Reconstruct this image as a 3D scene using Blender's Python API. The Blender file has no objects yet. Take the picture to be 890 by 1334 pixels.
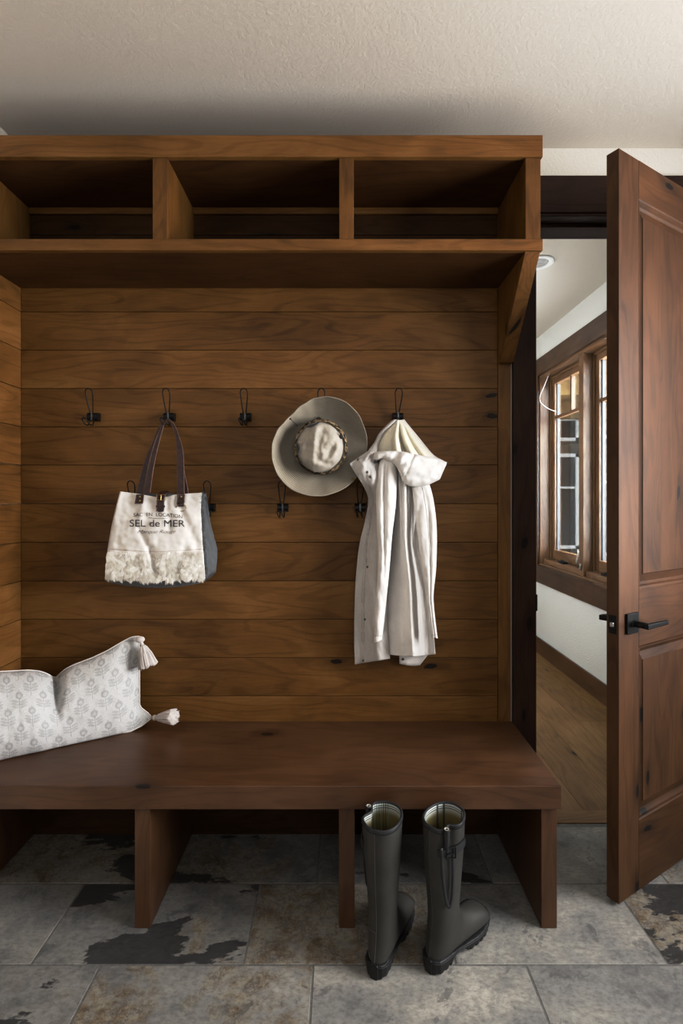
import bpy, bmesh, math, random
from mathutils import Vector, Matrix, noise
from math import sin, cos, pi, exp, sqrt, atan2, radians

random.seed(11)
SC = bpy.context.scene
COL = SC.collection

# ------------------------------------------------------------------ camera model
F, CX, CY, H = 665.0, 445.0, 650.0, 1.335      # focal length in pixels (890x1334), horizon, eye height


def W(px, py, d):
    """world point seen at pixel (px, py) at depth d from the camera plane"""
    return Vector(((px - CX) * d / F, d, H - (py - CY) * d / F))


def lerp(a, b, t):
    return a + (b - a) * t


def sm(a, b, x):
    t = max(0.0, min(1.0, (x - a) / (b - a)))
    return t * t * (3 - 2 * t)


def poly(pts, t):
    """sample a polyline (tuples) at t in 0..1 by point index with smooth (catmull) interpolation"""
    n = len(pts) - 1
    s = min(max(t, 0), 1) * n
    i = min(int(s), n - 1)
    f = s - i
    p0, p1, p2, p3 = pts[max(i - 1, 0)], pts[i], pts[i + 1], pts[min(i + 2, n)]
    return tuple(0.5 * (2 * b + (c - a) * f + (2 * a - 5 * b + 4 * c - d) * f * f + (3 * b - a - 3 * c + d) * f ** 3)
                 for a, b, c, d in zip(p0, p1, p2, p3))


def by_y(pts, y):
    """x on a polyline of (x, y) rows at height y, linear with end clamping"""
    if y <= pts[0][1]:
        return pts[0][0]
    for (x0, y0), (x1, y1) in zip(pts, pts[1:]):
        if y <= y1:
            return lerp(x0, x1, (y - y0) / (y1 - y0))
    return pts[-1][0]


def by_x(pts, x):
    return by_y([(b, a) for a, b in pts], x)


# ------------------------------------------------------------------ node helpers
class NT:
    def __init__(self, name):
        self.m = bpy.data.materials.new(name)
        self.m.use_nodes = True
        self.t = self.m.node_tree
        self.b = self.t.nodes['Principled BSDF']

    def n(self, typ, **kw):
        nd = self.t.nodes.new(typ)
        for k, v in kw.items():
            setattr(nd, k, v)
        return nd

    def link(self, a, b):
        self.t.links.new(a, b)

    def inp(self, nd, key, v):
        s = nd.inputs[key]
        if hasattr(v, 'is_output') or isinstance(v, bpy.types.NodeSocket):
            self.link(v, s)
        else:
            s.default_value = v

    def math(self, op, a, b=None, c=None, clamp=False):
        nd = self.n('ShaderNodeMath', operation=op)
        nd.use_clamp = clamp
        self.inp(nd, 0, a)
        if b is not None:
            self.inp(nd, 1, b)
        if c is not None:
            self.inp(nd, 2, c)
        return nd.outputs[0]

    def vmul(self, v, s):
        nd = self.n('ShaderNodeVectorMath', operation='MULTIPLY')
        self.inp(nd, 0, v)
        nd.inputs[1].default_value = s
        return nd.outputs[0]

    def vadd(self, v, s):
        nd = self.n('ShaderNodeVectorMath', operation='ADD')
        self.inp(nd, 0, v)
        self.inp(nd, 1, s)
        return nd.outputs[0]

    def noise(self, v, scale, detail=3, rough=.5, dist=0.0, out='Fac'):
        nd = self.n('ShaderNodeTexNoise')
        self.inp(nd, 'Vector', v)
        nd.inputs['Scale'].default_value = scale
        nd.inputs['Detail'].default_value = detail
        nd.inputs['Roughness'].default_value = rough
        nd.inputs['Distortion'].default_value = dist
        return nd.outputs[out]

    def ramp(self, f, stops, interp='LINEAR'):
        nd = self.n('ShaderNodeValToRGB')
        nd.color_ramp.interpolation = interp
        el = nd.color_ramp.elements
        el[0].position, el[0].color = stops[0][0], c4(stops[0][1])
        el[1].position, el[1].color = stops[-1][0], c4(stops[-1][1])
        for p, c in stops[1:-1]:
            e = el.new(p)
            e.color = c4(c)
        self.link(f, nd.inputs[0])
        return nd.outputs[0]

    def mix(self, f, a, b, blend='MIX'):
        nd = self.n('ShaderNodeMix', data_type='RGBA', blend_type=blend)
        self.inp(nd, 0, f)
        for k, v in ((6, a), (7, b)):
            self.inp(nd, k, c4(v) if isinstance(v, (tuple, float, int)) else v)
        return nd.outputs[2]

    def rng(self, f, a, b, c=0., d=1.):
        nd = self.n('ShaderNodeMapRange')
        nd.interpolation_type = 'SMOOTHSTEP'
        self.link(f, nd.inputs[0])
        for i, v in enumerate((a, b, c, d)):
            nd.inputs[i + 1].default_value = v
        return nd.outputs[0]

    def bump(self, h, strength=.3, dist=.002):
        nd = self.n('ShaderNodeBump')
        nd.inputs['Strength'].default_value = strength
        nd.inputs['Distance'].default_value = dist
        self.link(h, nd.inputs['Height'])
        self.link(nd.outputs[0], self.b.inputs['Normal'])

    def done(self, col=None, rough=None, metal=None, spec=None):
        if col is not None:
            self.inp(self.b, 'Base Color', c4(col) if isinstance(col, tuple) else col)
        if rough is not None:
            self.inp(self.b, 'Roughness', rough)
        if metal is not None:
            self.b.inputs['Metallic'].default_value = metal
        if spec is not None:
            self.b.inputs['Specular IOR Level'].default_value = spec
        return self.m


def c4(c):
    if isinstance(c, (int, float)):
        return (c, c, c, 1)
    return tuple(c[:3]) + (1,)


def attr(T, name, out='Vector'):
    nd = T.n('ShaderNodeAttribute')
    nd.attribute_name = name
    return nd.outputs[out]


# ------------------------------------------------------------------ materials
def wood(name, dark, mid, light, rough=.42, knots=.30, spec=.45, contrast=1.0, bump=.10):
    T = NT(name)
    g = attr(T, 'g')
    rv = attr(T, 'rv', 'Fac')
    warp = T.noise(T.vmul(g, (1.1, 3, 3)), 1.6, 2, out='Color')
    wv = T.n('ShaderNodeVectorMath', operation='SCALE')
    T.link(warp, wv.inputs[0])
    wv.inputs['Scale'].default_value = .10
    gw = T.vadd(g, wv.outputs[0])
    field = T.noise(T.vmul(gw, (.55, 4.5, 4.5)), 1.3, 2, .45)
    rings = T.math('SINE', T.math('MULTIPLY', field, 95))
    rings = T.rng(rings, .35, 1.0)
    streak = T.noise(T.vmul(gw, (3, 95, 95)), 1.6, 5, .68)
    pores = T.noise(T.vmul(g, (16, 420, 420)), 1., 2, .6)
    blotch = T.noise(T.vmul(gw, (1.5, 3.2, 3.2)), 1.9, 4, .55, .6)
    f = T.math('ADD', T.math('MULTIPLY', streak, .34), T.math('MULTIPLY', blotch, .76))
    f = T.math('SUBTRACT', f, T.math('MULTIPLY', rings, .105))
    f = T.math('ADD', f, T.math('MULTIPLY', T.math('SUBTRACT', rv, .5), .14))
    col = T.ramp(f, [(.5 - .22 / contrast, dark), (.55, mid), (.5 + .28 / contrast, light)])
    pm = T.rng(pores, .30, .48, .86, 1.)
    col = T.mix(1.0, col, pm, 'MULTIPLY')
    v = T.n('ShaderNodeTexVoronoi')
    v.inputs['Scale'].default_value = 1.0
    v.voronoi_dimensions = '2D'
    sx = T.n('ShaderNodeSeparateXYZ')
    T.link(gw, sx.inputs[0])
    cx = T.n('ShaderNodeCombineXYZ')
    T.link(T.math('MULTIPLY', sx.outputs[0], 2.6), cx.inputs[0])
    T.link(T.math('MULTIPLY', T.math('ADD', sx.outputs[1], sx.outputs[2]), 5.2), cx.inputs[1])
    T.link(cx.outputs[0], v.inputs['Vector'])
    sep = T.n('ShaderNodeSeparateColor')
    T.link(v.outputs['Color'], sep.inputs[0])
    pick = T.math('LESS_THAN', sep.outputs[0], knots)
    kn = T.noise(g, 160, 3)
    d = T.math('ADD', v.outputs['Distance'], T.math('MULTIPLY', T.math('SUBTRACT', kn, .5), .05))
    halo = T.math('MULTIPLY', T.rng(d, .05, .26, .50, 0.), pick)
    core = T.math('MULTIPLY', T.rng(d, .052, .070, .95, 0.), pick)
    col = T.mix(halo, col, tuple(x * .55 for x in dark))
    col = T.mix(core, col, (.006, .004, .003))
    T.bump(T.math('ADD', T.math('MULTIPLY', pores, .5), T.math('MULTIPLY', streak, .5)), bump, .0015)
    rr = T.math('ADD', T.math('MULTIPLY', streak, .14), rough - .07)
    return T.done(col, rr, spec=spec)


M = {}
M['alder'] = wood('alder_wood', (.072, .0280, .0056), (.165, .0730, .0165), (.250, .128, .0370), .50, .05, .28, contrast=.85)
M['alder_board_shade'] = wood('shaded_board_wood', (.036, .0130, .0040), (.076, .0310, .0090), (.115, .052, .0170), .55, .06, .25, contrast=.85)  # alder darkened for top and shelf boards, cubby shade put into the colour
M['alder_cubby_shade'] = wood('cubby_shade_wood', (.020, .0075, .0018), (.046, .0195, .0048), (.075, .035, .0100), .60, .22, .2, contrast=.85)  # alder darkened further, the shade inside the cubbies painted into the planks
M['alder_bench'] = wood('bench_wood', (.051, .0205, .0084), (.103, .0460, .0195), (.158, .0750, .0345), .40, .14, spec=.5, contrast=.85)
M['alder_door'] = wood('door_wood', (.038, .0156, .0055), (.079, .0345, .0128), (.122, .0570, .0222), .54, .40, .28, contrast=.85)
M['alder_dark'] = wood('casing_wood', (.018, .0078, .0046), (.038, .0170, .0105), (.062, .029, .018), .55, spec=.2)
M['win_wood'] = wood('window_wood', (.034, .0150, .0066), (.080, .037, .0155), (.13, .066, .031), .30, .2, .6)
M['jamb_lit'] = wood('daylit_sash_wood', (.085, .043, .0205), (.175, .096, .047), (.25, .150, .080), .32, .05, .6, 1.0, 0.)  # lighter copy of the window wood, daylight on jambs put into the colour
M['oak'] = wood('oak_floor_wood', (.125, .064, .022), (.24, .135, .052), (.34, .215, .095), .50, .10, .3, contrast=.9)


def plain(name, col, rough=.6, metal=0., spec=.5, nscale=None, namt=.15, bump=None):
    T = NT(name)
    tc = T.n('ShaderNodeTexCoord').outputs['Object']
    c = col
    if nscale:
        nz = T.noise(tc, nscale, 4)
        c = T.mix(T.rng(nz, .3, .7), tuple(x * (1 - namt) for x in col), tuple(min(1, x * (1 + namt)) for x in col))
    if bump:
        T.bump(T.noise(tc, bump[0], 3), bump[1], bump[2])
    return T.done(c, rough, metal, spec)


def wall_mat(name, col, sc=150, st=.5):
    T = NT(name)
    tc = T.n('ShaderNodeTexCoord').outputs['Object']
    a = T.noise(tc, sc, 3, .55)
    T.bump(T.rng(a, .38, .62), st, .0016)
    nz = T.noise(tc, 1.3, 2)
    c = T.mix(T.rng(nz, .3, .7), tuple(x * .97 for x in col), col)
    return T.done(c, .85, spec=.2)


M['ceil'] = wall_mat('ceiling_paint', (.58, .535, .48), 95, .22)
M['wall'] = wall_mat('wall_paint', (.64, .60, .54), 95, .35)
M['wall_far'] = wall_mat('low_bounce_brown_wall', (.10, .075, .055), 95, .35)  # dark brown given to unseen walls to cut bounced fill light
M['black'] = plain('black_iron', (.012, .012, .013), .42, .6, nscale=60)
M['clip'] = plain('worn_iron', (.13, .128, .125), .4, .8, nscale=60)
M['brass'] = plain('aged_brass', (.34, .25, .11), .45, 1., nscale=80)
M['chrome'] = plain('brushed_nickel', (.55, .54, .52), .32, 1., nscale=80)
M['lens'] = plain('unlit_lens', (.36, .355, .345), .4, nscale=30)
M['spacer'] = plain('grey_spacer', (.075, .078, .082), .5, nscale=30)
M['cord'] = plain('white_cord', (.42, .41, .40), .8, nscale=30)
M['hall_paint'] = wall_mat('hall_wall_paint', (.56, .55, .525), 95, .3)
M['white'] = plain('white_enamel', (.72, .71, .69), .5, nscale=20, namt=.04)
M['leather'] = plain('brown_leather', (.040, .0165, .0150), .42, nscale=70, namt=.4, bump=(400, .25, .001))
M['leather_edge'] = plain('leather_edge', (.20, .12, .09), .6, nscale=90)
M['grout'] = plain('grout', (.17, .165, .155), .9, nscale=60)
M['ink'] = plain('faded_black_ink', (.028, .027, .028), .8, nscale=350, namt=.6)
M['rubber'] = plain('olive_grey_rubber', (.050, .0475, .042), .56, spec=.3, nscale=14, namt=.12, bump=(260, .08, .001))
M['rubber_black'] = plain('black_rubber', (.014, .014, .014), .5, spec=.4, nscale=60, bump=(300, .1, .001))
M['rubber_trim'] = plain('grey_rubber_trim', (.028, .028, .030), .5, spec=.35, nscale=60)
M['fold'] = plain('pale_fold_lining', (.50, .47, .42), .9, nscale=60)
M['seam'] = plain('pale_mould_seam', (.085, .082, .072), .5, nscale=60)


def fabric(name, col, weave=900, amt=.10, bst=.3, rough=.9, sheen=.15, mott=6):
    T = NT(name)
    tc = T.n('ShaderNodeTexCoord').outputs['Object']
    a = T.noise(T.vmul(tc, (weave, weave * .25, weave * .25)), 1, 2)
    b = T.noise(T.vmul(tc, (weave * .25, weave * .25, weave)), 1, 2)
    w = T.math('ADD', T.math('MULTIPLY', a, .5), T.math('MULTIPLY', b, .5))
    m = T.noise(tc, mott, 3)
    f = T.math('ADD', T.math('MULTIPLY', w, .6), T.math('MULTIPLY', m, .4))
    c = T.mix(T.rng(f, .35, .65), tuple(x * (1 - amt) for x in col), tuple(min(1, x * (1 + amt * .5)) for x in col))
    T.bump(w, bst, .0008)
    T.b.inputs['Sheen Weight'].default_value = sheen
    return T.done(c, rough, spec=.2)


M['canvas'] = fabric('cream_canvas', (.67, .637, .600))
T_ = NT('cream_fur')
M['fur'] = T_.done(T_.ramp(attr(T_, 'rv', 'Fac'), [(0, (.62, .57, .49)), (.4, (.76, .72, .645)), (1, (.88, .85, .80))]), .55, spec=.3)
M['grey_canvas'] = fabric('grey_canvas', (.115, .118, .122))
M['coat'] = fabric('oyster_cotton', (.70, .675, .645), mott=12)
M['coat_shaded'] = fabric('shaded_oyster_cotton', (.50, .475, .452), mott=12)  # darker copy of the coat cotton, shade of turned-away cloth in the colour
M['coat_in'] = fabric('cream_lining', (.74, .70, .585), mott=12)
M['coat_stitch'] = fabric('coat_stitching', (.36, .335, .31))
M['hat'] = fabric('khaki_cotton', (.285, .255, .205))
M['hat_top'] = fabric('pale_khaki_cotton', (.40, .365, .315), mott=40, amt=.18)
M['tassel'] = fabric('tassel_yarn', (.60, .555, .53), weave=1500)


def brim_mat():
    T = NT('stitched_khaki_brim')
    r = attr(T, 'rr', 'Fac')
    tc = T.n('ShaderNodeTexCoord').outputs['Object']
    s = T.math('SINE', T.math('MULTIPLY', r, 2 * pi * 15))
    w = T.noise(T.vmul(tc, (900, 250, 900)), 1, 2)
    line = T.rng(s, .55, .95)
    col = T.mix(T.rng(w, .3, .7), (.27, .243, .195), (.355, .318, .26))
    col = T.mix(T.math('MULTIPLY', line, .62), col, (.11, .095, .075))
    T.bump(T.math('ADD', T.math('MULTIPLY', line, -1.), T.math('MULTIPLY', w, .3)), .35, .0012)
    return T.done(col, .9, spec=.2)


M['brim'] = brim_mat()


def camo_mat():
    T = NT('patterned_hat_band')
    tc = T.n('ShaderNodeTexCoord').outputs['Object']
    a = T.noise(tc, 42, 2, .5, .8)
    b = T.noise(T.vadd(tc, (3.1, 1.7, .3)), 65, 1, .5, .4)
    col = T.ramp(a, [(.0, (.04, .028, .016)), (.44, (.20, .14, .075)), (.52, (.30, .235, .155)), (.60, (.16, .105, .055))], 'CONSTANT')
    col = T.mix(T.rng(b, .54, .56), col, (.012, .010, .008))
    return T.done(col, .85, spec=.2)


M['camo'] = camo_mat()


def slate_mat():
    T = NT('slate_tile')
    g = attr(T, 'g')
    tone = attr(T, 'rv', 'Fac')
    ru = attr(T, 'rust', 'Fac')
    dk = attr(T, 'dk', 'Fac')
    base_n = T.noise(T.vmul(g, (1.2, 2.2, 1)), 2.6, 6, .62, .5)
    mott = T.noise(g, 11, 6, .68)
    fine = T.noise(T.vmul(g, (1, 1.6, 1)), 55, 5, .7)
    grey = T.ramp(T.math('ADD', T.math('MULTIPLY', base_n, .6), T.math('MULTIPLY', mott, .4)),
                  [(.30, (.060, .060, .062)), (.45, (.118, .116, .112)), (.56, (.165, .158, .145)), (.72, (.235, .225, .205))])
    tn = T.n('ShaderNodeMix', data_type='RGBA')
    T.link(tone, tn.inputs[0])
    tn.inputs[6].default_value = (1.25, 1.27, 1.31, 1)
    tn.inputs[7].default_value = (2.22, 2.21, 2.17, 1)
    col = T.mix(1., grey, tn.outputs[2], 'MULTIPLY')
    tan = T.ramp(T.noise(g, 14, 6, .75, .4), [(.30, (.10, .062, .036)), (.43, (.20, .150, .092)), (.55, (.31, .285, .23)), (.70, (.19, .145, .098))])
    pl = T.noise(T.vadd(g, (6.6, 1.1, 0)), 7.5, 6, .72, .6)
    col = T.mix(T.math('MULTIPLY', T.rng(pl, .53, .56), .55), col, (.27, .265, .25))
    col = T.mix(T.math('MULTIPLY', T.rng(pl, .42, .39), .40), col, (.085, .085, .088))
    rm = T.noise(T.vadd(g, (4.2, 7.7, 1.)), 3.4, 6, .66, .35)
    rmask = T.rng(T.math('ADD', rm, T.math('MULTIPLY', T.math('SUBTRACT', ru, .5), .7)), .50, .60)
    fm = T.rng(T.noise(T.vadd(g, (1.2, 3.3, 0)), 26, 5, .75), .40, .56)
    col = T.mix(T.math('MULTIPLY', rmask, T.math('ADD', T.math('MULTIPLY', fm, .62), .30)), col, tan)
    veinn = T.noise(T.vadd(g, (2.2, 9.3, 0)), 7.5, 7, .75, .2)
    vein = T.math('ABSOLUTE', T.math('SUBTRACT', veinn, .5))
    vm = T.math('MULTIPLY', T.rng(vein, .0, .025, .5, 0), rmask)
    col = T.mix(vm, col, (.06, .03, .018))
    dm = T.noise(T.vadd(T.vmul(g, (.8, 1.5, 1)), (8.1, 2.4, 0)), 2.7, 7, .62, .2)
    dmask = T.rng(T.math('ADD', dm, T.math('MULTIPLY', T.math('SUBTRACT', dk, .5), .5)), .555, .572)
    dcol = T.mix(mott, (.022, .022, .024), (.052, .051, .052))
    col = T.mix(T.math('MULTIPLY', dmask, .9), col, dcol)
    col = T.mix(1., col, T.rng(fine, .30, .62, .74, 1.08), 'MULTIPLY')
    hgt = T.math('ADD', T.math('MULTIPLY', fine, .25), T.math('MULTIPLY', mott, .5))
    hgt = T.math('SUBTRACT', hgt, T.math('MULTIPLY', dmask, .35))
    T.bump(hgt, .55, .006)
    return T.done(col, T.rng(fine, .3, .7, .48, .72), spec=.4)


M['slate'] = slate_mat()


def glass_mat():
    T = NT('window_glass')
    t = T.t
    out = t.nodes['Material Output']
    tr = T.n('ShaderNodeBsdfTransparent')
    tr.inputs[0].default_value = (.93, .95, .96, 1)
    gl = T.n('ShaderNodeBsdfGlossy')
    gl.inputs['Roughness'].default_value = .02
    fr = T.n('ShaderNodeFresnel')
    fr.inputs[0].default_value = 1.45
    mx = T.n('ShaderNodeMixShader')
    T.link(T.math('MULTIPLY', fr.outputs[0], .8), mx.inputs[0])
    T.link(tr.outputs[0], mx.inputs[1])
    T.link(gl.outputs[0], mx.inputs[2])
    T.link(mx.outputs[0], out.inputs[0])
    return T.m


M['glass'] = glass_mat()


def pillow_mat():
    T = NT('block_printed_linen')
    uv = T.n('ShaderNodeUVMap')
    uv.uv_map = 'UVMap'
    sp = T.n('ShaderNodeSeparateXYZ')
    T.link(uv.outputs[0], sp.inputs[0])
    cw, ch = .080, .128
    total = None
    wob = T.noise(T.vmul(uv.outputs[0], (1, 1, 1)), 90, 2)

    def wrap(v, half):
        nd = T.n('ShaderNodeMath', operation='WRAP')
        T.link(v, nd.inputs[0])
        nd.inputs[1].default_value = half
        nd.inputs[2].default_value = -half
        return nd.outputs[0]

    for ox, oy in ((0, 0), (cw / 2, ch / 2)):
        x = wrap(T.math('ADD', sp.outputs[0], ox), cw / 2)
        y = wrap(T.math('ADD', sp.outputs[1], oy), ch / 2)
        ax = T.math('ABSOLUTE', x)

        def ell(u, cx, cy, rx, ry, rot):
            c, s = cos(rot), sin(rot)
            dx = T.math('SUBTRACT', u, cx)
            dy = T.math('SUBTRACT', y, cy)
            a = T.math('ADD', T.math('MULTIPLY', dx, c / rx), T.math('MULTIPLY', dy, s / rx))
            b = T.math('ADD', T.math('MULTIPLY', dx, -s / ry), T.math('MULTIPLY', dy, c / ry))
            d = T.math('ADD', T.math('POWER', T.math('ABSOLUTE', a), 2.), T.math('POWER', T.math('ABSOLUTE', b), 2.))
            d = T.math('ADD', d, T.math('MULTIPLY', T.math('SUBTRACT', wob, .5), 1.0))
            return T.rng(d, .75, 1.1, 1., 0.)
        fl = ell(ax, 0, .026, .0130, .0155, 0)
        fin = ell(ax, 0, .024, .0060, .0075, 0)
        flower = T.math('SUBTRACT', T.math('MULTIPLY', fl, .80), T.math('MULTIPLY', fin, .50))
        tip = T.math('MULTIPLY', ell(ax, 0, .043, .003, .006, 0), .6)
        parts = [flower, tip]
        for cy, rl in ((.004, .0125), (-.007, .0145), (-.018, .0125)):
            parts.append(T.math('MULTIPLY', ell(ax, .0135, cy, rl, .0048, .42), .62))
        st = T.math('MULTIPLY', T.math('LESS_THAN', ax, .0009),
                    T.math('MULTIPLY', T.math('GREATER_THAN', y, -.042), T.math('LESS_THAN', y, .014)))
        parts.append(T.math('MULTIPLY', st, 1.15))
        for p in parts:
            total = p if total is None else T.math('MAXIMUM', total, p)
    tc = uv.outputs[0]
    w1 = T.noise(T.vmul(tc, (1100, 90, 1)), 1, 2)
    w2 = T.noise(T.vmul(tc, (90, 1100, 1)), 1, 2)
    w = T.math('ADD', T.math('MULTIPLY', w1, .5), T.math('MULTIPLY', w2, .5))
    ink_n = T.rng(T.noise(tc, 350, 3), .3, .7, .55, 1.)
    base = T.mix(T.rng(w, .36, .64), (.44, .435, .428), (.585, .582, .576))
    col = T.mix(T.math('MULTIPLY', T.math('MULTIPLY', total, ink_n), .66), base, (.200, .208, .215))
    T.bump(w, .4, .0012)
    return T.done(col, .92, spec=.2)


M['pillow'] = pillow_mat()


def lining_mat(name, kind):
    T = NT(name)
    uv = T.n('ShaderNodeUVMap')
    uv.uv_map = 'UVMap'
    sp = T.n('ShaderNodeSeparateXYZ')
    T.link(uv.outputs[0], sp.inputs[0])
    u, v = sp.outputs[0], sp.outputs[1]        # u around 0..1, v metres below the rim
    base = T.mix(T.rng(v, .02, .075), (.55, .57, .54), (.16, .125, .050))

    def band(s, c, w):
        return T.math('LESS_THAN', T.math('ABSOLUTE', T.math('SUBTRACT', s, c)), w)
    col = base
    stripes = []
    if kind == 0:
        for k in range(10):
            stripes.append((band(u, .79 + k * .021, .0030), (.035, .05, .045) if k % 3 else (.10, .22, .18)))
            stripes.append((band(u, .30 + k * .021, .0030), (.035, .05, .045) if k % 3 else (.10, .22, .18)))
    else:
        for c in (.06, .12, .42, .48, .82, .88):
            stripes.append((band(u, c, .010), (.03, .035, .035)))
        for k in range(4):
            stripes.append((band(u, .66 + k * .014, .0022), (.22, .33, .30)))
    stripes.append((band(v, .024, .0028), (.05, .06, .06)))
    stripes.append((band(v, .036, .0028), (.05, .06, .06)))
    for m, c in stripes:
        col = T.mix(T.math('MULTIPLY', m, .85), col, c)
    return T.done(col, .9, spec=.2)


M['plaid0'] = lining_mat('striped_plaid_lining', 0)
M['plaid1'] = lining_mat('window_check_lining', 1)
M['siding'] = plain('taupe_siding', (.10, .080, .056), .8, nscale=5, namt=.3)
M['snow'] = plain('pale_snowy_patio', (.75, .77, .80), .8, nscale=4, namt=.15)
M['soffit'] = plain('soffit_boards', (.27, .175, .075), .7, nscale=8, namt=.25)
M['dimglass'] = plain('dark_pane', (.06, .065, .065), .15, nscale=3, namt=.4)
M['greypost'] = plain('grey_timber', (.20, .205, .21), .7, nscale=9)


# ------------------------------------------------------------------ mesh builder
class MB:
    def __init__(self):
        self.bm = bmesh.new()
        self.g = self.bm.loops.layers.float_vector.new('g')
        self.rv = self.bm.loops.layers.float.new('rv')
        self.uv = None
        self.extra = {}

    def uvl(self):
        if self.uv is None:
            self.uv = self.bm.loops.layers.uv.new('UVMap')
        return self.uv

    def fl(self, name):
        if name not in self.extra:
            self.extra[name] = self.bm.loops.layers.float.new(name)
        return self.extra[name]

    def _merge(self, tmp, grain, rv=None, off=None):
        ax = {'x': (0, 1, 2), 'y': (1, 0, 2), 'z': (2, 0, 1)}[grain]
        if off is None:
            off = Vector((random.uniform(-40, 40), random.uniform(-40, 40), random.uniform(-40, 40)))
        if rv is None:
            rv = random.random()
        vm = {}
        for v in tmp.verts:
            vm[v] = self.bm.verts.new(v.co)
        fs = []
        for f in tmp.faces:
            nf = self.bm.faces.new([vm[v] for v in f.verts])
            for lp in nf.loops:
                c = lp.vert.co
                lp[self.g] = Vector((c[ax[0]], c[ax[1]], c[ax[2]])) + off
                lp[self.rv] = rv
            fs.append(nf)
        tmp.free()
        return fs

    def hexa(self, pts, grain='x', bevel=0.0, rv=None, segs=2, off=None):
        """pts: 4 bottom then 4 top corners in matching ring order"""
        t = bmesh.new()
        v = [t.verts.new(p) for p in pts]
        for q in ((3, 2, 1, 0), (4, 5, 6, 7), (0, 1, 5, 4), (1, 2, 6, 5), (2, 3, 7, 6), (3, 0, 4, 7)):
            t.faces.new([v[i] for i in q])
        bmesh.ops.recalc_face_normals(t, faces=t.faces)
        if bevel:
            bmesh.ops.bevel(t, geom=list(t.edges), offset=bevel, segments=segs, affect='EDGES', profile=.5)
        return self._merge(t, grain, rv, off)

    def box(self, x0, x1, y0, y1, z0, z1, grain='x', bevel=0.0, rv=None, segs=2, off=None):
        return self.hexa([(x0, y0, z0), (x1, y0, z0), (x1, y1, z0), (x0, y1, z0),
                          (x0, y0, z1), (x1, y0, z1), (x1, y1, z1), (x0, y1, z1)], grain, bevel, rv, segs, off)

    def grid(self, fn, nu, nv, closed_u=False, uv=None):
        if uv:
            self.uvl()
        vs = [[self.bm.verts.new(fn(i / nu, j / nv)) for i in range(nu if closed_u else nu + 1)] for j in range(nv + 1)]
        n = nu
        off = Vector((random.uniform(-9, 9),) * 3)
        for j in range(nv):
            for i in range(n):
                i1 = (i + 1) % nu if closed_u else i + 1
                f = self.bm.faces.new((vs[j][i], vs[j][i1], vs[j + 1][i1], vs[j + 1][i]))
                for lp, (a, b) in zip(f.loops, ((i, j), (i + 1, j), (i + 1, j + 1), (i, j + 1))):
                    lp[self.g] = lp.vert.co + off
                    if uv:
                        lp[self.uvl()].uv = uv(a / nu, b / nv)
        return vs

    def cap(self, ring):
        try:
            self.bm.faces.new(ring)
        except ValueError:
            pass

    def tube(self, pts, r, n=8, caps=True, closed=False):
        pts = [Vector(p) for p in pts]
        m = len(pts)
        rs = r if isinstance(r, (list, tuple)) else [r] * m
        up = None
        rings = []
        for i in range(m):
            if closed:
                d = pts[(i + 1) % m] - pts[i - 1]
            else:
                d = pts[min(i + 1, m - 1)] - pts[max(i - 1, 0)]
            d.normalize()
            if up is None:
                up = d.orthogonal().normalized()
            else:
                up = (up - d * up.dot(d))
                up = up.normalized() if up.length > 1e-6 else d.orthogonal().normalized()
            sd = d.cross(up)
            rings.append([self.bm.verts.new(pts[i] + (up * cos(2 * pi * k / n) + sd * sin(2 * pi * k / n)) * rs[i]) for k in range(n)])
        for i in range(m if closed else m - 1):
            a, b = rings[i], rings[(i + 1) % m]
            for k in range(n):
                self.bm.faces.new((a[k], a[(k + 1) % n], b[(k + 1) % n], b[k]))
        if caps and not closed:
            self.cap(rings[0][::-1])
            self.cap(rings[-1])

    def ribbon(self, pts, sides, wid, th):
        """flat strap: sides = vector or list of lateral vectors"""
        pts = [Vector(p) for p in pts]
        m = len(pts)
        rings = []
        for i in range(m):
            d = (pts[min(i + 1, m - 1)] - pts[max(i - 1, 0)]).normalized()
            s = Vector(sides[i] if isinstance(sides, list) else sides)
            s = (s - d * s.dot(d)).normalized()
            nrm = d.cross(s)
            w = wid[i] if isinstance(wid, list) else wid
            rings.append([self.bm.verts.new(pts[i] + s * a * w / 2 + nrm * b * th / 2) for a, b in ((-1, -1), (1, -1), (1, 1), (-1, 1))])
        for i in range(m - 1):
            for k in range(4):
                self.bm.faces.new((rings[i][k], rings[i][(k + 1) % 4], rings[i + 1][(k + 1) % 4], rings[i + 1][k]))
        self.cap(rings[0][::-1])
        self.cap(rings[-1])

    def ball(self, c, r, n=10):
        sc = Matrix.Diagonal(Vector(r if isinstance(r, (tuple, list)) else (r, r, r))).to_4x4()
        bmesh.ops.create_uvsphere(self.bm, u_segments=n, v_segments=max(6, n * 2 // 3), radius=1,
                                  matrix=Matrix.Translation(c) @ sc)

    def disc(self, c, nrm, r, th, n=14):
        nrm = Vector(nrm).normalized()
        c = Vector(c)
        self.tube([c - nrm * th / 2, c + nrm * th / 2], r, n)

    def build(self, name, mat, parent=None, smooth=False, matrix=None, solid=0, subsurf=0, bevel=0, recalc=True):
        if recalc:
            bmesh.ops.recalc_face_normals(self.bm, faces=self.bm.faces)
        me = bpy.data.meshes.new(name)
        self.bm.to_mesh(me)
        self.bm.free()
        for mm in (mat if isinstance(mat, list) else [mat]):
            me.materials.append(mm)
        if smooth:
            me.polygons.foreach_set('use_smooth', [True] * len(me.polygons))
        o = bpy.data.objects.new(name, me)
        COL.objects.link(o)
        if parent:
            o.parent = parent
        if matrix:
            o.matrix_local = matrix
        if subsurf:
            md = o.modifiers.new('s', 'SUBSURF')
            md.levels = md.render_levels = subsurf
        if solid:
            md = o.modifiers.new('t', 'SOLIDIFY')
            md.thickness = solid
            md.offset = 0
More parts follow.
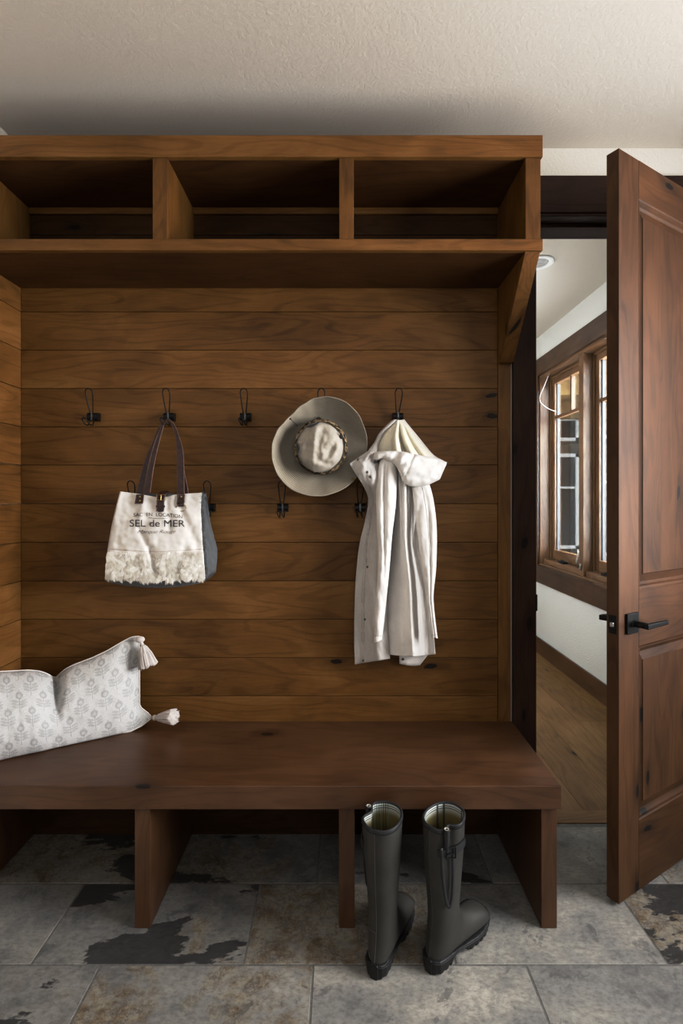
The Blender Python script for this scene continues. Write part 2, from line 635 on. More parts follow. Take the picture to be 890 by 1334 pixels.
        if bevel:
            md = o.modifiers.new('b', 'BEVEL')
            md.width = bevel
            md.segments = 2
        return o


def thing(name, label, cat, loc=(0, 0, 0), rz=0., group=None):
    o = bpy.data.objects.new(name, None)
    o.empty_display_size = .05
    COL.objects.link(o)
    o.location = loc
    o.rotation_euler = (0, 0, rz)
    o['label'] = label
    o['category'] = cat
    if group:
        o['group'] = group
    return o


def struct(o):
    o['kind'] = 'structure'
    return o


def rel(parent):
    """matrix that keeps world-coordinate geometry in place under a translated parent"""
    return Matrix.Translation(-Vector(parent.location))


# ================================================================== SETTING
WALL = 2.05      # back wall plane
PANEL = 2.03     # face of the planks
XL = -1.29       # left wall
CEIL = 2.743
XR = 2.45
YB = -1.6

# floor: slate tiles
b = MB()
b.box(XL, XR, YB, 2.10, -.06, -.0012, 'x')
rust, dkl = b.fl('rust'), b.fl('dk')
TW, TD, GR = .6096, .3085, .0022
rows = [(1.463 + k * TD, ox) for k, ox in ((-4, .11), (-3, -.2816), (-2, .12), (-1, -.081), (0, -.2816), (1, -.083))]
special = {  # (row, col): tone, rust, dark
    (4, -2): (.62, .05, .05), (4, -1): (.42, .40, .60), (4, 0): (.50, .74, .10), (4, 1): (.80, .28, .12), (4, 2): (.25, .62, .62),
    (3, -2): (.25, .42, .35), (3, -1): (.62, .62, .05), (3, 0): (.85, .25, .0), (3, 1): (.60, .12, .10), (3, 2): (.45, .1, .1),
    (5, 0): (.3, .2, .4), (5, 1): (.75, .3, .05), (5, 2): (.6, .5, .3),
}
rnd = random.Random(5)
tilefaces = []
for ri, (y0, ox) in enumerate(rows):
    for ci in range(-4, 6):
        xa, xb = ox + ci * TW, ox + (ci + 1) * TW
        xa, xb = max(xa, XL), min(xb, XR)
        if xb - xa < .02:
            continue
        tone, ru, dk = special.get((ri, ci), (rnd.random(), rnd.random() * .7, rnd.random() * .5))
        off = Vector((rnd.uniform(-30, 30), rnd.uniform(-30, 30), 0))
        y1 = min(y0 + TD, 2.10)
        fs = b.box(xa + GR, xb - GR, max(y0, YB) + GR, y1 - GR, -.02, 0, 'x', .0018, tone, 1, off)
        for f in fs:
            f.material_index = 1
            for lp in f.loops:
                lp[rust] = ru
                lp[dkl] = dk
struct(b.build('floor', [M['grout'], M['slate']]))

# hall floor: oak threshold strip then planks running away
b = MB()
b.box(.45, 1.76, 2.102, 2.187, -.05, .002, 'x', .001)
xs = .28
k = 0
while xs < 1.76:
    ys = 2.189 - (k * .37 % .9)
    while ys < 6.0:
        ln = random.uniform(1.1, 1.9)
        ya, yb = max(ys, 2.189), min(ys + ln, 6.0)
        if yb - ya > .05:
            b.box(xs + .0006, xs + .189, ya + .0006, yb - .0006, -.05, 0, 'y', .0012, segs=1)
        ys += ln
    xs += .19
    k += 1
struct(b.build('floor_hall', M['oak']))

# ceiling
b = MB()
b.box(XL - .1, XR + .1, YB - .1, WALL + .14, CEIL, CEIL + .1)
struct(b.build('ceiling', M['ceil']))
b = MB()
b.box(.2, 1.9, WALL + .14, 6.1, CEIL, CEIL + .1)
struct(b.build('ceiling_hall', M['ceil']))

# walls of the mudroom
DX0, DX1, DZ = .775, 1.575, 2.468      # doorway
b = MB()
b.box(XL - .1, DX0 - .01, WALL, WALL + .14, -.02, CEIL)
b.box(DX1 + .01, XR + .1, WALL, WALL + .14, -.02, CEIL)
b.box(DX0 - .01, DX1 + .01, WALL, WALL + .14, DZ + .02, CEIL)
struct(b.build('wall_back', M['wall']))
b = MB()
b.box(XL - .1, XL, YB - .1, WALL, -.06, CEIL)
struct(b.build('wall_left', M['wall']))
b = MB()   # right wall with a wide window opening that daylights the room
b.box(XR, XR + .1, YB - .1, .1, -.06, CEIL)
b.box(XR, XR + .1, 1.6, WALL, -.06, CEIL)
b.box(XR, XR + .1, .1, 1.6, -.06, .75)
b.box(XR, XR + .1, .1, 1.6, 2.40, CEIL)
struct(b.build('wall_right', M['wall_far']))
b = MB()   # unseen rear wall; its high opening is added for the fill lamp
b.box(XL, -.7, YB - .1, YB, -.06, CEIL)
b.box(1.6, XR, YB - .1, YB, -.06, CEIL)
b.box(-.7, 1.6, YB - .1, YB, 2.55, CEIL)
b.box(-.7, 1.6, YB - .1, YB, -.06, 1.55)
struct(b.build('wall_rear', M['wall_far']))

# hall walls
HX = 1.715
WY0, WY1, WZ0, WZ1 = 3.06, 4.425, .765, 2.400
b = MB()
b.box(HX, HX + .17, WALL + .14, WY0, -.05, CEIL)
b.box(HX, HX + .17, WY1, 6.1, -.05, CEIL)
b.box(HX, HX + .17, WY0, WY1, -.05, WZ0)
b.box(HX, HX + .17, WY0, WY1, WZ1, CEIL)
struct(b.build('wall_hall_right', M['hall_paint']))
b = MB()
b.box(.18, .28, WALL + .14, 6.1, -.05, CEIL)
struct(b.build('wall_hall_left', M['hall_paint']))
b = MB()
b.box(.28, HX, 6.0, 6.1, -.05, CEIL)
struct(b.build('wall_hall_end', M['hall_paint']))

# skirting in the hall
b = MB()
b.box(HX - .016, HX, WALL + .16, 6.0, 0, .135, 'y', .003)
struct(b.build('baseboard_hall', M['win_wood']))

# plank panelling on the back wall and the left wall
zs = [H - (y - CY) * PANEL / F for y in (957, 907, 857, 807, 757, 706.5, 656.3, 606, 556, 506, 456, 406, 356, 306, 256)]
b = MB()
zz = [0.0, .148, .296] + zs
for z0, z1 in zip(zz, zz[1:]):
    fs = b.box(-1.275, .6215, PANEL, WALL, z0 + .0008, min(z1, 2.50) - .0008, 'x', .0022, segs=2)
    if z1 < .46 or z0 > 2.1:  # planks behind upper and lower cubbies get the shade-darkened wood
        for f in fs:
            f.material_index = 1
struct(b.build('trim_1', [M['alder'], M['alder_cubby_shade']]))
b = MB()
for z0, z1 in zip(zz, zz[1:]):
    b.box(XL, -1.2755, 1.56, PANEL + .018, z0 + .0008, min(z1, 2.18) - .0008, 'y', .0022, segs=2)
struct(b.build('trim_2', M['alder']))
b = MB()
b.box(.6222, .6725, PANEL - .004, WALL, .02, 2.17, 'z', .0015)
struct(b.build('trim_3', M['alder']))

# door casing and jamb
b = MB()
b.box(.684, .772, PANEL, WALL, 0, 2.474, 'z', .002)
b.box(.772, .776, PANEL + .004, WALL, 0, 2.474, 'z')
struct(b.build('trim_4', M['alder_dark']))
b = MB()
b.box(.684, 1.70, PANEL, WALL, 2.475, 2.622, 'x', .002)
struct(b.build('trim_5', M['alder_dark']))
b = MB()
b.box(1.578, 1.70, PANEL, WALL, 0, 2.474, 'z', .002)
struct(b.build('trim_6', M['alder_dark']))
b = MB()
b.box(.755, .776, WALL, WALL + .145, 0, DZ, 'z', .001)
b.box(1.574, 1.595, WALL, WALL + .145, 0, DZ, 'z', .001)
b.box(.755, 1.595, WALL, WALL + .145, DZ - .002, DZ + .018, 'x', .001)
b.box(.776, 1.574, WALL + .05, WALL + .145, DZ - .016, DZ - .002, 'x', .0015)
b.box(.776, .788, WALL + .05, WALL + .09, 0, DZ - .016, 'z', .0015)
b.box(.776, 1.574, PANEL + .004, WALL + .012, DZ - .006, DZ + .006, 'x', .003)
jamb = struct(b.build('trim_7', M['alder_dark']))
b = MB()
b.box(.770, .7785, PANEL - .004, PANEL + .03, .89, .955, 'z', .0015)
b.build('strike_plate', M['black'], jamb)

# ================================================================== BUILT-IN UNIT
# --- bench: seat slab and upright panels
BF = 1.570
bench = thing('bench', 'long dark wooden bench with open cubbies below, built along the planked wall', 'bench', (-.30, 1.80, 0))
b = MB()
b.box(-1.274, .677, BF, PANEL - .001, .3795, .4520, 'x', .0022, off=Vector((3.3, 1.2, .4)))
b.build('seat', M['alder_bench'], bench, matrix=rel(bench))
for x0, x1 in ((-1.27, -1.222), (-.643, -.594), (-.008, .041), (.621, .670)):
    b = MB()
    b.box(x0, x1, 1.586, PANEL - .003, .001, .3792, 'z', .0018)
    b.build('upright', M['alder_bench'], bench, matrix=rel(bench))

# --- upper cubby shelf
SF = 1.722
shelf = thing('cubby_shelf', 'warm brown wooden wall shelf of three open cubbies above the coat hooks', 'shelf', (-.30, 1.87, 2.17))


def sp(name, *boxes, mat='alder'):
    q = MB()
    for bx in boxes:
        q.box(*bx[:6], bx[6], .0018)
    return q.build(name, M[mat], shelf, matrix=rel(shelf))


sp('top_board', (-1.288, .677, SF + .016, WALL - .001, 2.4875, 2.5595, 'x'), mat='alder_board_shade')
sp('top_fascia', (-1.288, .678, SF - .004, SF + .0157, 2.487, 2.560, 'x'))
sp('shelf_board', (-1.288, .677, SF + .016, PANEL - .001, 2.1723, 2.2102, 'x'), mat='alder_board_shade')
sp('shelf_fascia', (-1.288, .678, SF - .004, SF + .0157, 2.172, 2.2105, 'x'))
sp('divider', (-.638, -.587, SF + .001, PANEL - .001, 2.2108, 2.4868, 'z'))
sp('divider', (-.008, .0415, SF + .001, PANEL - .001, 2.2108, 2.4868, 'z'))
sp('end_panel', (-1.288, -1.237, SF + .001, PANEL - .001, 2.2108, 2.4868, 'z'))
sp('end_panel', (.621, .6725, SF + .001, PANEL - .001, 2.2108, 2.4868, 'z'))
sp('back_cleat', (-1.236, .620, PANEL - .014, PANEL - .0005, 2.462, 2.4868, 'x'))
b = MB()
b.hexa([(.621, 1.995, 1.869), (.6725, 1.995, 1.869), (.6725, PANEL - .0045, 1.869), (.621, PANEL - .0045, 1.869),
        (.621, SF + .004, 2.1718), (.6725, SF + .004, 2.1718), (.6725, PANEL - .0045, 2.1718), (.621, PANEL - .0045, 2.1718)], 'z', .0018)
b.build('bracket', M['alder'], shelf, matrix=rel(shelf))

# ================================================================== DOOR
P1 = Vector((.9065, 1.668, 0))
DA = atan2(.517, .856)
DW, DT, Z0, Z1 = .760, .042, .010, 2.482
door = bpy.data.objects.new('door_1', None)
COL.objects.link(door)
door.location = P1
door.rotation_euler = (0, 0, DA)
struct(door)
door['label'] = 'knotty brown two-panel wooden door standing open with black lever handle'
ST = .118
b = MB()
b.box(0, ST, 0, DT, Z0, Z1, 'z', .0015)
b.box(DW - ST, DW, 0, DT, Z0, Z1, 'z', .0015)
RAILS = ((Z0, .246), (.837, 1.025), (2.352, Z1))
for z0, z1 in RAILS:
    b.box(ST + .0003, DW - ST - .0003, 0, DT, z0, z1, 'x', .0004)
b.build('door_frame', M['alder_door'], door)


def ring_quads(bm_b, ra, ya, rb, yb, off):
    """sloped border between rect ra at depth ya and rect rb at depth yb"""
    ca = [(ra[0], ya, ra[2]), (ra[1], ya, ra[2]), (ra[1], ya, ra[3]), (ra[0], ya, ra[3])]
    cb = [(rb[0], yb, rb[2]), (rb[1], yb, rb[2]), (rb[1], yb, rb[3]), (rb[0], yb, rb[3])]
    for i in range(4):
        j = (i + 1) % 4
        f = bm_b.bm.faces.new([bm_b.bm.verts.new(p) for p in (ca[i], ca[j], cb[j], cb[i])])
        for lp in f.loops:
            c = lp.vert.co
            lp[bm_b.g] = (Vector((c.x, c.z, c.y)) if i % 2 == 0 else Vector((c.z, c.x, c.y))) + off
            lp[bm_b.rv] = .42


def inset(r, d):
    e = d if d <= .022 else .022 + (d - .022) * 2.6
    return (r[0] + d, r[1] - d, r[2] + e, r[3] - e)


for z0, z1 in ((.246, .837), (1.025, 2.352)):
    R = (ST, DW - ST, z0, z1)
    b = MB()
    off = Vector((random.uniform(-20, 20), random.uniform(-20, 20), 0))
    for side in (0, 1):
        yy = (lambda d: d) if side == 0 else (lambda d: DT - d)
        prof = [(0, 0), (.004, .003), (.012, .004), (.017, .010), (.022, .0125), (.024, .0145)]
        for (i0, d0), (i1, d1) in zip(prof, prof[1:]):
            ring_quads(b, inset(R, i0), yy(d0), inset(R, i1), yy(d1), off)
    b.build('panel_moulding', M['alder_door'], door, recalc=False)
    b = MB()
    for side in (0, 1):
        yy = (lambda d: d) if side == 0 else (lambda d: DT - d)
        ring_quads(b, inset(R, .022), yy(.0150), inset(R, .0335), yy(.0075), off)
        ring_quads(b, inset(R, .0335), yy(.0075), inset(R, .0345), yy(.0050), off)
        r = inset(R, .0345)
        nb = 4 if side == 0 else 1
        for k in range(nb):
            xa, xb = lerp(r[0], r[1], k / nb), lerp(r[0], r[1], (k + 1) / nb)
            f = b.bm.faces.new([b.bm.verts.new(p) for p in ((xa, yy(.005), r[2]), (xb, yy(.005), r[2]), (xb, yy(.005), r[3]), (xa, yy(.005), r[3]))])
            o2 = Vector((random.uniform(-20, 20), random.uniform(-20, 20), 0))
            rr = random.uniform(.3, .7)
            for lp in f.loops:
                c = lp.vert.co
                lp[b.g] = Vector((c.z, c.x, c.y)) + o2
                lp[b.rv] = rr
    b.build('panel', M['alder_door'], door, recalc=False)


def lever(front):
    s = -1 if front else 1
    y0 = 0 if front else DT
    zc, uc = .921, .070
    b = MB()
    b.box(uc - .034, uc + .034, min(y0, y0 + s * .009), max(y0, y0 + s * .009), zc - .034, zc + .034, 'x', .002)
    h = b.build('door_handle', M['black'], door)
    h['label'] = 'black square-plate lever handle'
    b = MB()
    b.tube([(uc, y0 + s * .009, zc), (uc, y0 + s * .014, zc), (uc, y0 + s * .058, zc)], [.0135, .0105, .0105], 16)
    b.hexa([(uc - .012, y0 + s * .048, zc - .009), (uc + .118, y0 + s * .052, zc - .007), (uc + .118, y0 + s * .062, zc - .007), (uc - .012, y0 + s * .064, zc - .009),
            (uc - .012, y0 + s * .048, zc + .009), (uc + .118, y0 + s * .052, zc + .007), (uc + .118, y0 + s * .062, zc + .007), (uc - .012, y0 + s * .064, zc + .009)], 'x', .003)
    b.build('lever', M['black'], h)


lever(True)
lever(False)
b = MB()
b.box(-.0015, .0005, .008, .034, .890, .951, 'z', .0006)
lp_ = b.build('latch_plate', M['black'], door)
b = MB()
b.box(-.009, .0, .014, .027, .913, .928, 'z', .003)
b.build('latch_bolt', M['chrome'], lp_)
for zc in (.30, 1.25, 2.2):
    b = MB()
    b.tube([(DW + .004, -.006, zc - .05), (DW + .004, -.006, zc + .05)], .007, 12)
    b.box(DW - .004, DW + .004, -.003, .03, zc - .05, zc + .05, 'z')
    b.build('hinge', M['black'], door)

# ================================================================== HALL WINDOW
win = bpy.data.objects.new('window_1', None)
COL.objects.link(win)
win.location = (HX, 3.74, WZ0)
struct(win)
win['label'] = 'brown wood double casement window with two sashes on the hall wall'


def wp(name, boxes, mat='win_wood', parent=win, bevel=.0022):
    if name in ('window_jamb', 'mullion', 'sash'):
        mat = 'jamb_lit'
    q = MB()
    for bx in boxes:
        q.box(*bx[:6], bx[6], bevel)
    return q.build(name, M[mat], parent, matrix=rel(win) if parent is win else Matrix.Identity(4))


CXF = HX - .020
wp('head_casing', [(CXF - .004, HX, WY0 - .10, WY1 + .10, WZ1 - .002, WZ1 + .140, 'y')])
wp('apron', [(CXF, HX, WY0 - .10, WY1 + .10, WZ0 - .150, WZ0 - .012, 'y'), (CXF - .010, HX + .02, WY0 - .10, WY1 + .10, WZ0 - .012, WZ0 + .004, 'y')])
wp('side_casing', [(CXF, HX, WY1 - .004, WY1 + .09, WZ0, WZ1, 'z')])
wp('side_casing', [(CXF, HX, WY0 - .09, WY0 + .004, WZ0, WZ1, 'z')])
wp('window_jamb', [(HX, HX + .170, WY1 - .018, WY1, WZ0, WZ1, 'z'), (HX, HX + .170, WY0, WY0 + .018, WZ0, WZ1, 'z'),
                   (HX, HX + .170, WY0, WY1, WZ1 - .018, WZ1, 'y'), (HX, HX + .170, WY0, WY1, WZ0, WZ0 + .016, 'y'),
                   (HX + .03, HX + .170, WY0 + .018, WY1 - .018, WZ0 + .016, WZ0 + .055, 'y')])
MY = 3.680
wp('mullion', [(HX + .030, HX + .170, MY - .022, MY + .022, WZ0 + .016, WZ1 - .018, 'z'),
               (HX + .012, HX + .031, MY - .034, MY + .034, WZ0 + .016, WZ1 - .018, 'z')])
for (ya, yb) in ((MY + .026, WY1 - .022), (WY0 + .022, MY - .026)):
    za, zb = WZ0 + .058, WZ1 - .022
    s0, s1 = HX + .096, HX + .142
    w_ = .066
    sash = wp('sash', [(s0, s1, yb - w_, yb, za, zb, 'z'), (s0, s1, ya, ya + w_, za, zb, 'z'),
                       (s0, s1, ya + w_, yb - w_, zb - w_, zb, 'y'), (s0, s1, ya + w_, yb - w_, za, za + w_ + .012, 'y'),
                       (s0 - .012, s0 + .004, yb - .020, yb, za, zb, 'z'), (s0 - .012, s0 + .004, ya, ya + .020, za, zb, 'z'),
                       (s0 - .012, s0 + .004, ya, yb, zb - .02, zb, 'y')])
    zm = 2.028
    ym = (ya + yb) / 2
    q = MB()
    q.box(s0 + .010, s1 - .008, ya + w_ - .002, yb - w_ + .002, zm - .012, zm + .012, 'y', .002)
    q.box(s0 + .010, s1 - .008, ym - .011, ym + .011, zm + .011, zb - w_ + .002, 'z', .002)
    o = q.build('muntin', M['jamb_lit'], sash)
    q = MB()
    q.box(s0 + .026, s0 + .030, ya + w_ - .002, yb - w_ + .002, za + w_, zb - w_ + .002, 'y')
    q.build('pane', M['glass'], sash)
    q = MB()
    for a0, a1 in ((yb - w_ - .008, yb - w_ + .001), (ya + w_ - .001, ya + w_ + .008)):
        q.box(s0 + .020, s0 + .036, a0, a1, za + w_, zb - w_, 'z')
    q.build('glazing_spacer', M['spacer'], sash)
    yc = ym + .02
    zc = WZ0 + .056
    q = MB()
    q.box(HX + .030, HX + .07, yc - .05, yc + .05, zc - .002, zc + .016, 'y', .004)
    q.tube([(HX + .045, yc, zc + .016), (HX + .034, yc - .01, zc + .026), (HX + .03, yc - .075, zc + .024)], [.008, .007, .006], 8)
    q.ball((HX + .03, yc - .085, zc + .024), (.009, .012, .009), 8)
    q.build('window_crank', M['black'], win, True, matrix=rel(win))
q = MB()
zl = WZ0 + .058
q.box(HX - .002, HX + .010, MY - .014, MY + .014, zl + .002, zl + .045, 'z', .003)
q.tube([(HX - .004, MY, zl + .02), (HX - .022, MY - .004, zl + .06), (HX - .010, MY - .006, zl + .125), (HX - .012, MY - .006, zl + .150)], [.008, .007, .0055, .006], 8)
q.build('sash_lock', M['chrome'], win, True, matrix=rel(win))

# cord by the window head
cord_pts = [W(715.6, 488.5, 4.26), W(711.5, 497, 4.22), W(707.5, 506.6, 4.2), W(703.6, 516, 4.2), W(703.4, 521, 4.2), W(705.5, 525.5, 4.2),
            W(714.3, 532.3, 4.21), W(724.4, 536.3, 4.23)]
cord_pts[0].z = WZ1 - .02
q = MB()
fine = [Vector(poly([tuple(p) for p in cord_pts], t / 28)) for t in range(29)]
q.tube(fine, .0030, 6)
cord = q.build('pull_cord', M['cord'], None, True)
cord['label'] = 'thin white cord dangling from the far top corner of the hall window'
cord['category'] = 'cord'

# recessed ceiling light in hall
lx, ly = 1.165, 3.035
rl = thing('recessed_light', 'round white recessed light in the hall ceiling, partly behind the shelf', 'ceiling light', (lx, ly, CEIL))


def ringprof(prof, n=40):
    q = MB()
    q.grid(lambda u, v: Vector((cos(2 * pi * u) * poly(prof, v)[0], sin(2 * pi * u) * poly(prof, v)[0], poly(prof, v)[1])), n, (len(prof) - 1) * 3, True)
    return q


ringprof([(.094, -.0005), (.093, -.008), (.080, -.012), (.066, -.009), (.063, -.002)]).build('trim_ring', M['white'], rl, True)
q = MB()
q.disc((0, 0, -.0022), (0, 0, 1), .0635, .003, 40)
q.build('lens', M['lens'], rl)

# ================================================================== OUTSIDE THE WINDOW
b = MB()
b.box(1.95, 9, 2.0, 12, -.25, .40)
struct(b.build('ground_outside', M['snow']))
bw = thing('porch_wall', 'taupe boarded house wall with pale window trim seen through the hall window', 'building', (3.4, 8.2, -.12))
q = MB()
for k in range(13):
    q.box(1.6, 7.5, 8.2, 8.32, -.12 + k * .235, -.12 + (k + 1) * .235 - .014, 'x', .003)
q.build('siding', M['siding'], bw, matrix=rel(bw))
for x0, x1, z0, z1 in ((3.05, 3.79, 2.26, 2.64), (3.05, 3.79, .54, 2.06), (4.14, 4.90, .42, 2.36)):
    q = MB()
    t = .055
    q.box(x0, x0 + t, 8.14, 8.2, z0, z1, 'z')
    q.box(x1 - t, x1, 8.14, 8.2, z0, z1, 'z')
    q.box(x0, x1, 8.14, 8.2, z1 - t, z1, 'x')
    q.box(x0, x1, 8.14, 8.2, z0, z0 + t, 'x')
    q.box(x0, x1, 8.15, 8.2, (z0 + z1) / 2 + .2, (z0 + z1) / 2 + .235, 'x')
    fr = q.build('window_frame', M['white'], bw, matrix=rel(bw))
    q = MB()
    q.box(x0 + t, x1 - t, 8.175, 8.19, z0 + t, z1 - t)
    q.build('pane', M['dimglass'], fr)
q = MB()
q.box(1.6, 7.5, 4.9, 8.3, 2.72, 2.80, 'y')
for k in range(24):
    q.box(1.6 + k * .25, 1.6 + k * .25 + .235, 4.9, 8.3, 2.70, 2.72, 'y', .003)
q.box(1.6, 7.5, 5.6, 5.75, 2.48, 2.70, 'x')
q.box(1.6, 7.5, 7.2, 7.35, 2.48, 2.70, 'x')
q.build('porch_roof', M['soffit'], bw, matrix=rel(bw))
q = MB()
q.box(4.36, 4.48, 7.5, 7.62, -.12, 2.48, 'z')
q.build('post', M['greypost'], bw, matrix=rel(bw))

# ================================================================== HOOKS
HOOKG = 'black wire coat hooks on the planked wall'


def wire(pts, r=.0022, n=6, steps=5):
    pts = [tuple(p) for p in pts]
    m = (len(pts) - 1) * steps
    return [Vector(poly(pts, i / m)) for i in range(m + 1)]


def make_hook():
    t = thing('coat_hook', '', 'hook', (0, PANEL, 0), 0, HOOKG)
    q = MB()
    q.tube([(-.0205, -.017, 0), (.0205, -.017, 0)], .0155, 18)
    q.box(-.0205, .0205, -.017, 0, -.0155, .0155, 'x')
    q.build('bracket', M['black'], t)
    q = MB()
    q.box(-.003, .003, -.0338, -.0328, -.0150, .0150, 'z')
    q.build('clip_edge', M['clip'], t)
    q = MB()
    r = .0023
    up = [(-.006, -.026, .006), (-.009, -.036, .030), (-.0125, -.049, .070), (-.0135, -.055, .090), (-.008, -.0585, .1005), (0, -.0595, .1035),
          (.008, -.0585, .1005), (.0135, -.055, .090), (.0125, -.049, .070), (.006, -.034, .030), (.001, -.026, .006)]
    q.tube(wire(up), r, 7)
    q.build('wire_loop', M['black'], t, True)
    q = MB()
    lo = [(-.010, -.026, -.008), (-.010, -.031, -.024), (-.009, -.042, -.036), (-.010, -.060, -.036), (-.014, -.070, -.026), (-.017, -.072, -.017)]
    q.tube(wire(lo), r, 7)
    lo2 = [(x + .017, y, z) for x, y, z in lo]
    q.tube(wire(lo2), r, 7)
    q.tube(wire([(-.017, -.072, -.017), (-.010, -.075, -.012), (0, -.072, -.017)]), r, 7)
    q.build('lower_prong', M['black'], t, True)
    return t


ZU, ZLO = 1.6585, 1.301
hooks = [
    (-.978, ZU, 'empty black wire coat hook, leftmost of the upper row near the corner'),
    (-.679, ZU, 'black wire coat hook holding the leather handles of the tote bag'),
    (-.378, ZU, 'empty black wire coat hook between the tote bag and the sun hat'),
    (-.078, ZU, 'black wire coat hook hidden by the sun hat, its loop above the brim'),
    (.222, ZU, 'black wire coat hook that carries the hood of the pale coat'),
    (-.815, ZLO, 'black wire hook of the lower row behind left top corner of the bag'),
    (-.520, ZLO, 'black wire hook of the lower row beside the grey side of the bag'),
    (-.231, ZLO, 'empty black wire hook of the lower row below the sun hat brim'),
    (.073, ZLO, 'black wire hook of the lower row tucked beside the coat, under the hat'),
]
h0 = make_hook()
for i, (x, z, lab) in enumerate(hooks):
    if i == 0:
        o = h0
    else:
        o = h0.copy()
        COL.objects.link(o)
        for ch in list(h0.children):
            c = ch.copy()
            COL.objects.link(c)
            c.parent = o
    o.location = (x, PANEL, z)
    o['label'] = lab

# ================================================================== TOTE BAG
bag = thing('tote_bag', 'cream canvas tote bag with fur hem, brown leather handles and black lettering', 'bag', W(205, 755, 1.92))
BM = rel(bag)


def BZ(X, Y):
    return (130 + X / 5.5625, 630 + Y / 5.5625)


bl = [(BZ(148, 57)), (BZ(128, 130)), (BZ(108, 210)), (BZ(84, 320)), (BZ(68, 410)), (BZ(58, 480)), (BZ(50, 580)), (BZ(40, 690))]
br = [(BZ(742, 66)), (BZ(735, 140)), (BZ(735, 210)), (BZ(740, 320)), (BZ(745, 410)), (BZ(750, 480)), (BZ(757, 580)), (BZ(765, 690))]
btop = [BZ(148, 57), BZ(270, 72), BZ(340, 84), BZ(420, 97), BZ(490, 96), BZ(545, 80), BZ(640, 72), BZ(742, 66)]


def bagD(px, py):
    """depth of the bag front panel at a pixel"""
    t = (py - 640) / 115
    d = lerp(1.945, 1.885, min(1, max(-.1, t))) + .012 * sm(.82, 1.05, t)
    l, r = by_y(bl, py), by_y(br, py)
    u = (px - l) / (r - l)
    d -= .016 * sin(pi * max(0, min(1, u))) ** .6 * sm(-.1, .5, t)
    # creases
    for cx0, cy0, cx1, cy1, w, a in ((181, 690, 196, 718, 3.2, .007), (188, 650, 180, 690, 4, -.004), (216, 645, 222, 690, 4.5, .006),
                                     (232, 655, 258, 712, 5, .007), (196, 716, 204, 748, 4, .012), (240, 715, 228, 750, 5, .008), (150, 650, 148, 750, 6, -.003)):
        vx, vy = cx1 - cx0, cy1 - cy0
        L2 = vx * vx + vy * vy
        s = ((px - cx0) * vx + (py - cy0) * vy) / L2
        sc = max(0, min(1, s))
        q_ = (px - cx0 - vx * sc) ** 2 + (py - cy0 - vy * sc) ** 2
        d += a * exp(-q_ / (w * w))
    d += .006 * exp(-((px - 208) / 9) ** 2) * exp(-((py - 650) / 10) ** 2) * -1
    d += .006 * (noise.noise(Vector((px / 16, py / 16, 3))))
    d += .0025 * (noise.noise(Vector((px / 6, py / 6, 8))))
    return d


def front_pt(u, v, y_of=None):
    tx, ty = btop[0][0], 0
    x_top = lerp(btop[0][0], btop[-1][0], u)
    ytop = by_x(btop, x_top)
    ybot = BZ(0, lerp(692, 690, u) + 14 * sin(pi * u))[1]
    py = lerp(ytop, ybot, v)
    px = lerp(by_y(bl, py), by_y(br, py), u)
    return px, py


SEAMV = .665
q = MB()
q.grid(lambda u, v: W(*(lambda p: (p[0], p[1], bagD(*p)))(front_pt(u, v * (SEAMV + .02)))), 60, 50)
q.build('canvas_front', M['canvas'], bag, True, matrix=BM, solid=.0025)
q = MB()
q.grid(lambda u, v: W(*(lambda p: (p[0], p[1], bagD(*p) + .0005 - .004 * sm(0, .15, v)))(front_pt(u, SEAMV + v * (1 - SEAMV)))), 60, 24)
fur_skin = q.build('fur_band', M['canvas'], bag, True, matrix=BM, solid=.003)
# hairs of the fur band: one hide
q = MB()
rf = random.Random(3)
for k in range(760):
    u, v = rf.random(), rf.random()
    px, py = front_pt(u, SEAMV + .02 + v * (1 - SEAMV - .03))
    edge_ = sm(0, .08, u) * sm(1, .92, u)
    ang = (noise.noise(Vector((px / 11, py / 11, 1))) * 1.7 + rf.uniform(-.45, .45)) * edge_
    ln = rf.uniform(.015, .027) * (.75 if v < .1 else 1) * lerp(1, .72, sm(.6, .95, v))
    tipw = W(px, py, bagD(px, py)) + Vector((sin(ang) * ln, -rf.uniform(.003, .010), -cos(ang) * ln))
    tone0 = rf.uniform(.35, .95)
    for h_ in range(18):
        a_, r_ = rf.uniform(0, 2 * pi), sqrt(rf.random()) * 3.4
        hx, hy = px + r_ * cos(a_), py + .8 * r_ * sin(a_)
        hx = min(max(hx, by_y(bl, hy) + .3), by_y(br, hy) - .3)
        if hy < BZ(0, 492)[1]:
            continue
        root = W(hx, hy, bagD(hx, hy) - .003)
        tip = tipw.lerp(root + (tipw - W(px, py, bagD(px, py))), .38) + Vector((rf.uniform(-.002, .002), 0, rf.uniform(-.004, .004)))
        mid = root.lerp(tip, .5) + Vector((0, -.004 - .002 * rf.random(), .001))
        dv = (tip - root).normalized()
        side = Vector((-dv.z, 0, dv.x)).normalized() * rf.uniform(.0006, .0010)
        a1, a2 = q.bm.verts.new(root - side), q.bm.verts.new(root + side)
        b1, b2 = q.bm.verts.new(mid - side * .8), q.bm.verts.new(mid + side * .8)
        c1 = q.bm.verts.new(tip)
        tone_ = tone0 + rf.uniform(-.15, .15)
        for f_ in (q.bm.faces.new((a1, a2, b2, b1)), q.bm.faces.new((b1, b2, c1))):
            for lp in f_.loops:
                lp[q.rv] = tone_
q.build('fur_hair', M['fur'], fur_skin, True, recalc=False)

# grey back panel, gusset and base
gr_r = [BZ(778, 92), BZ(790, 180), BZ(805, 280), BZ(832, 390), BZ(852, 470), BZ(850, 560), BZ(842, 640), BZ(800, 690)]
BACKD = 1.962


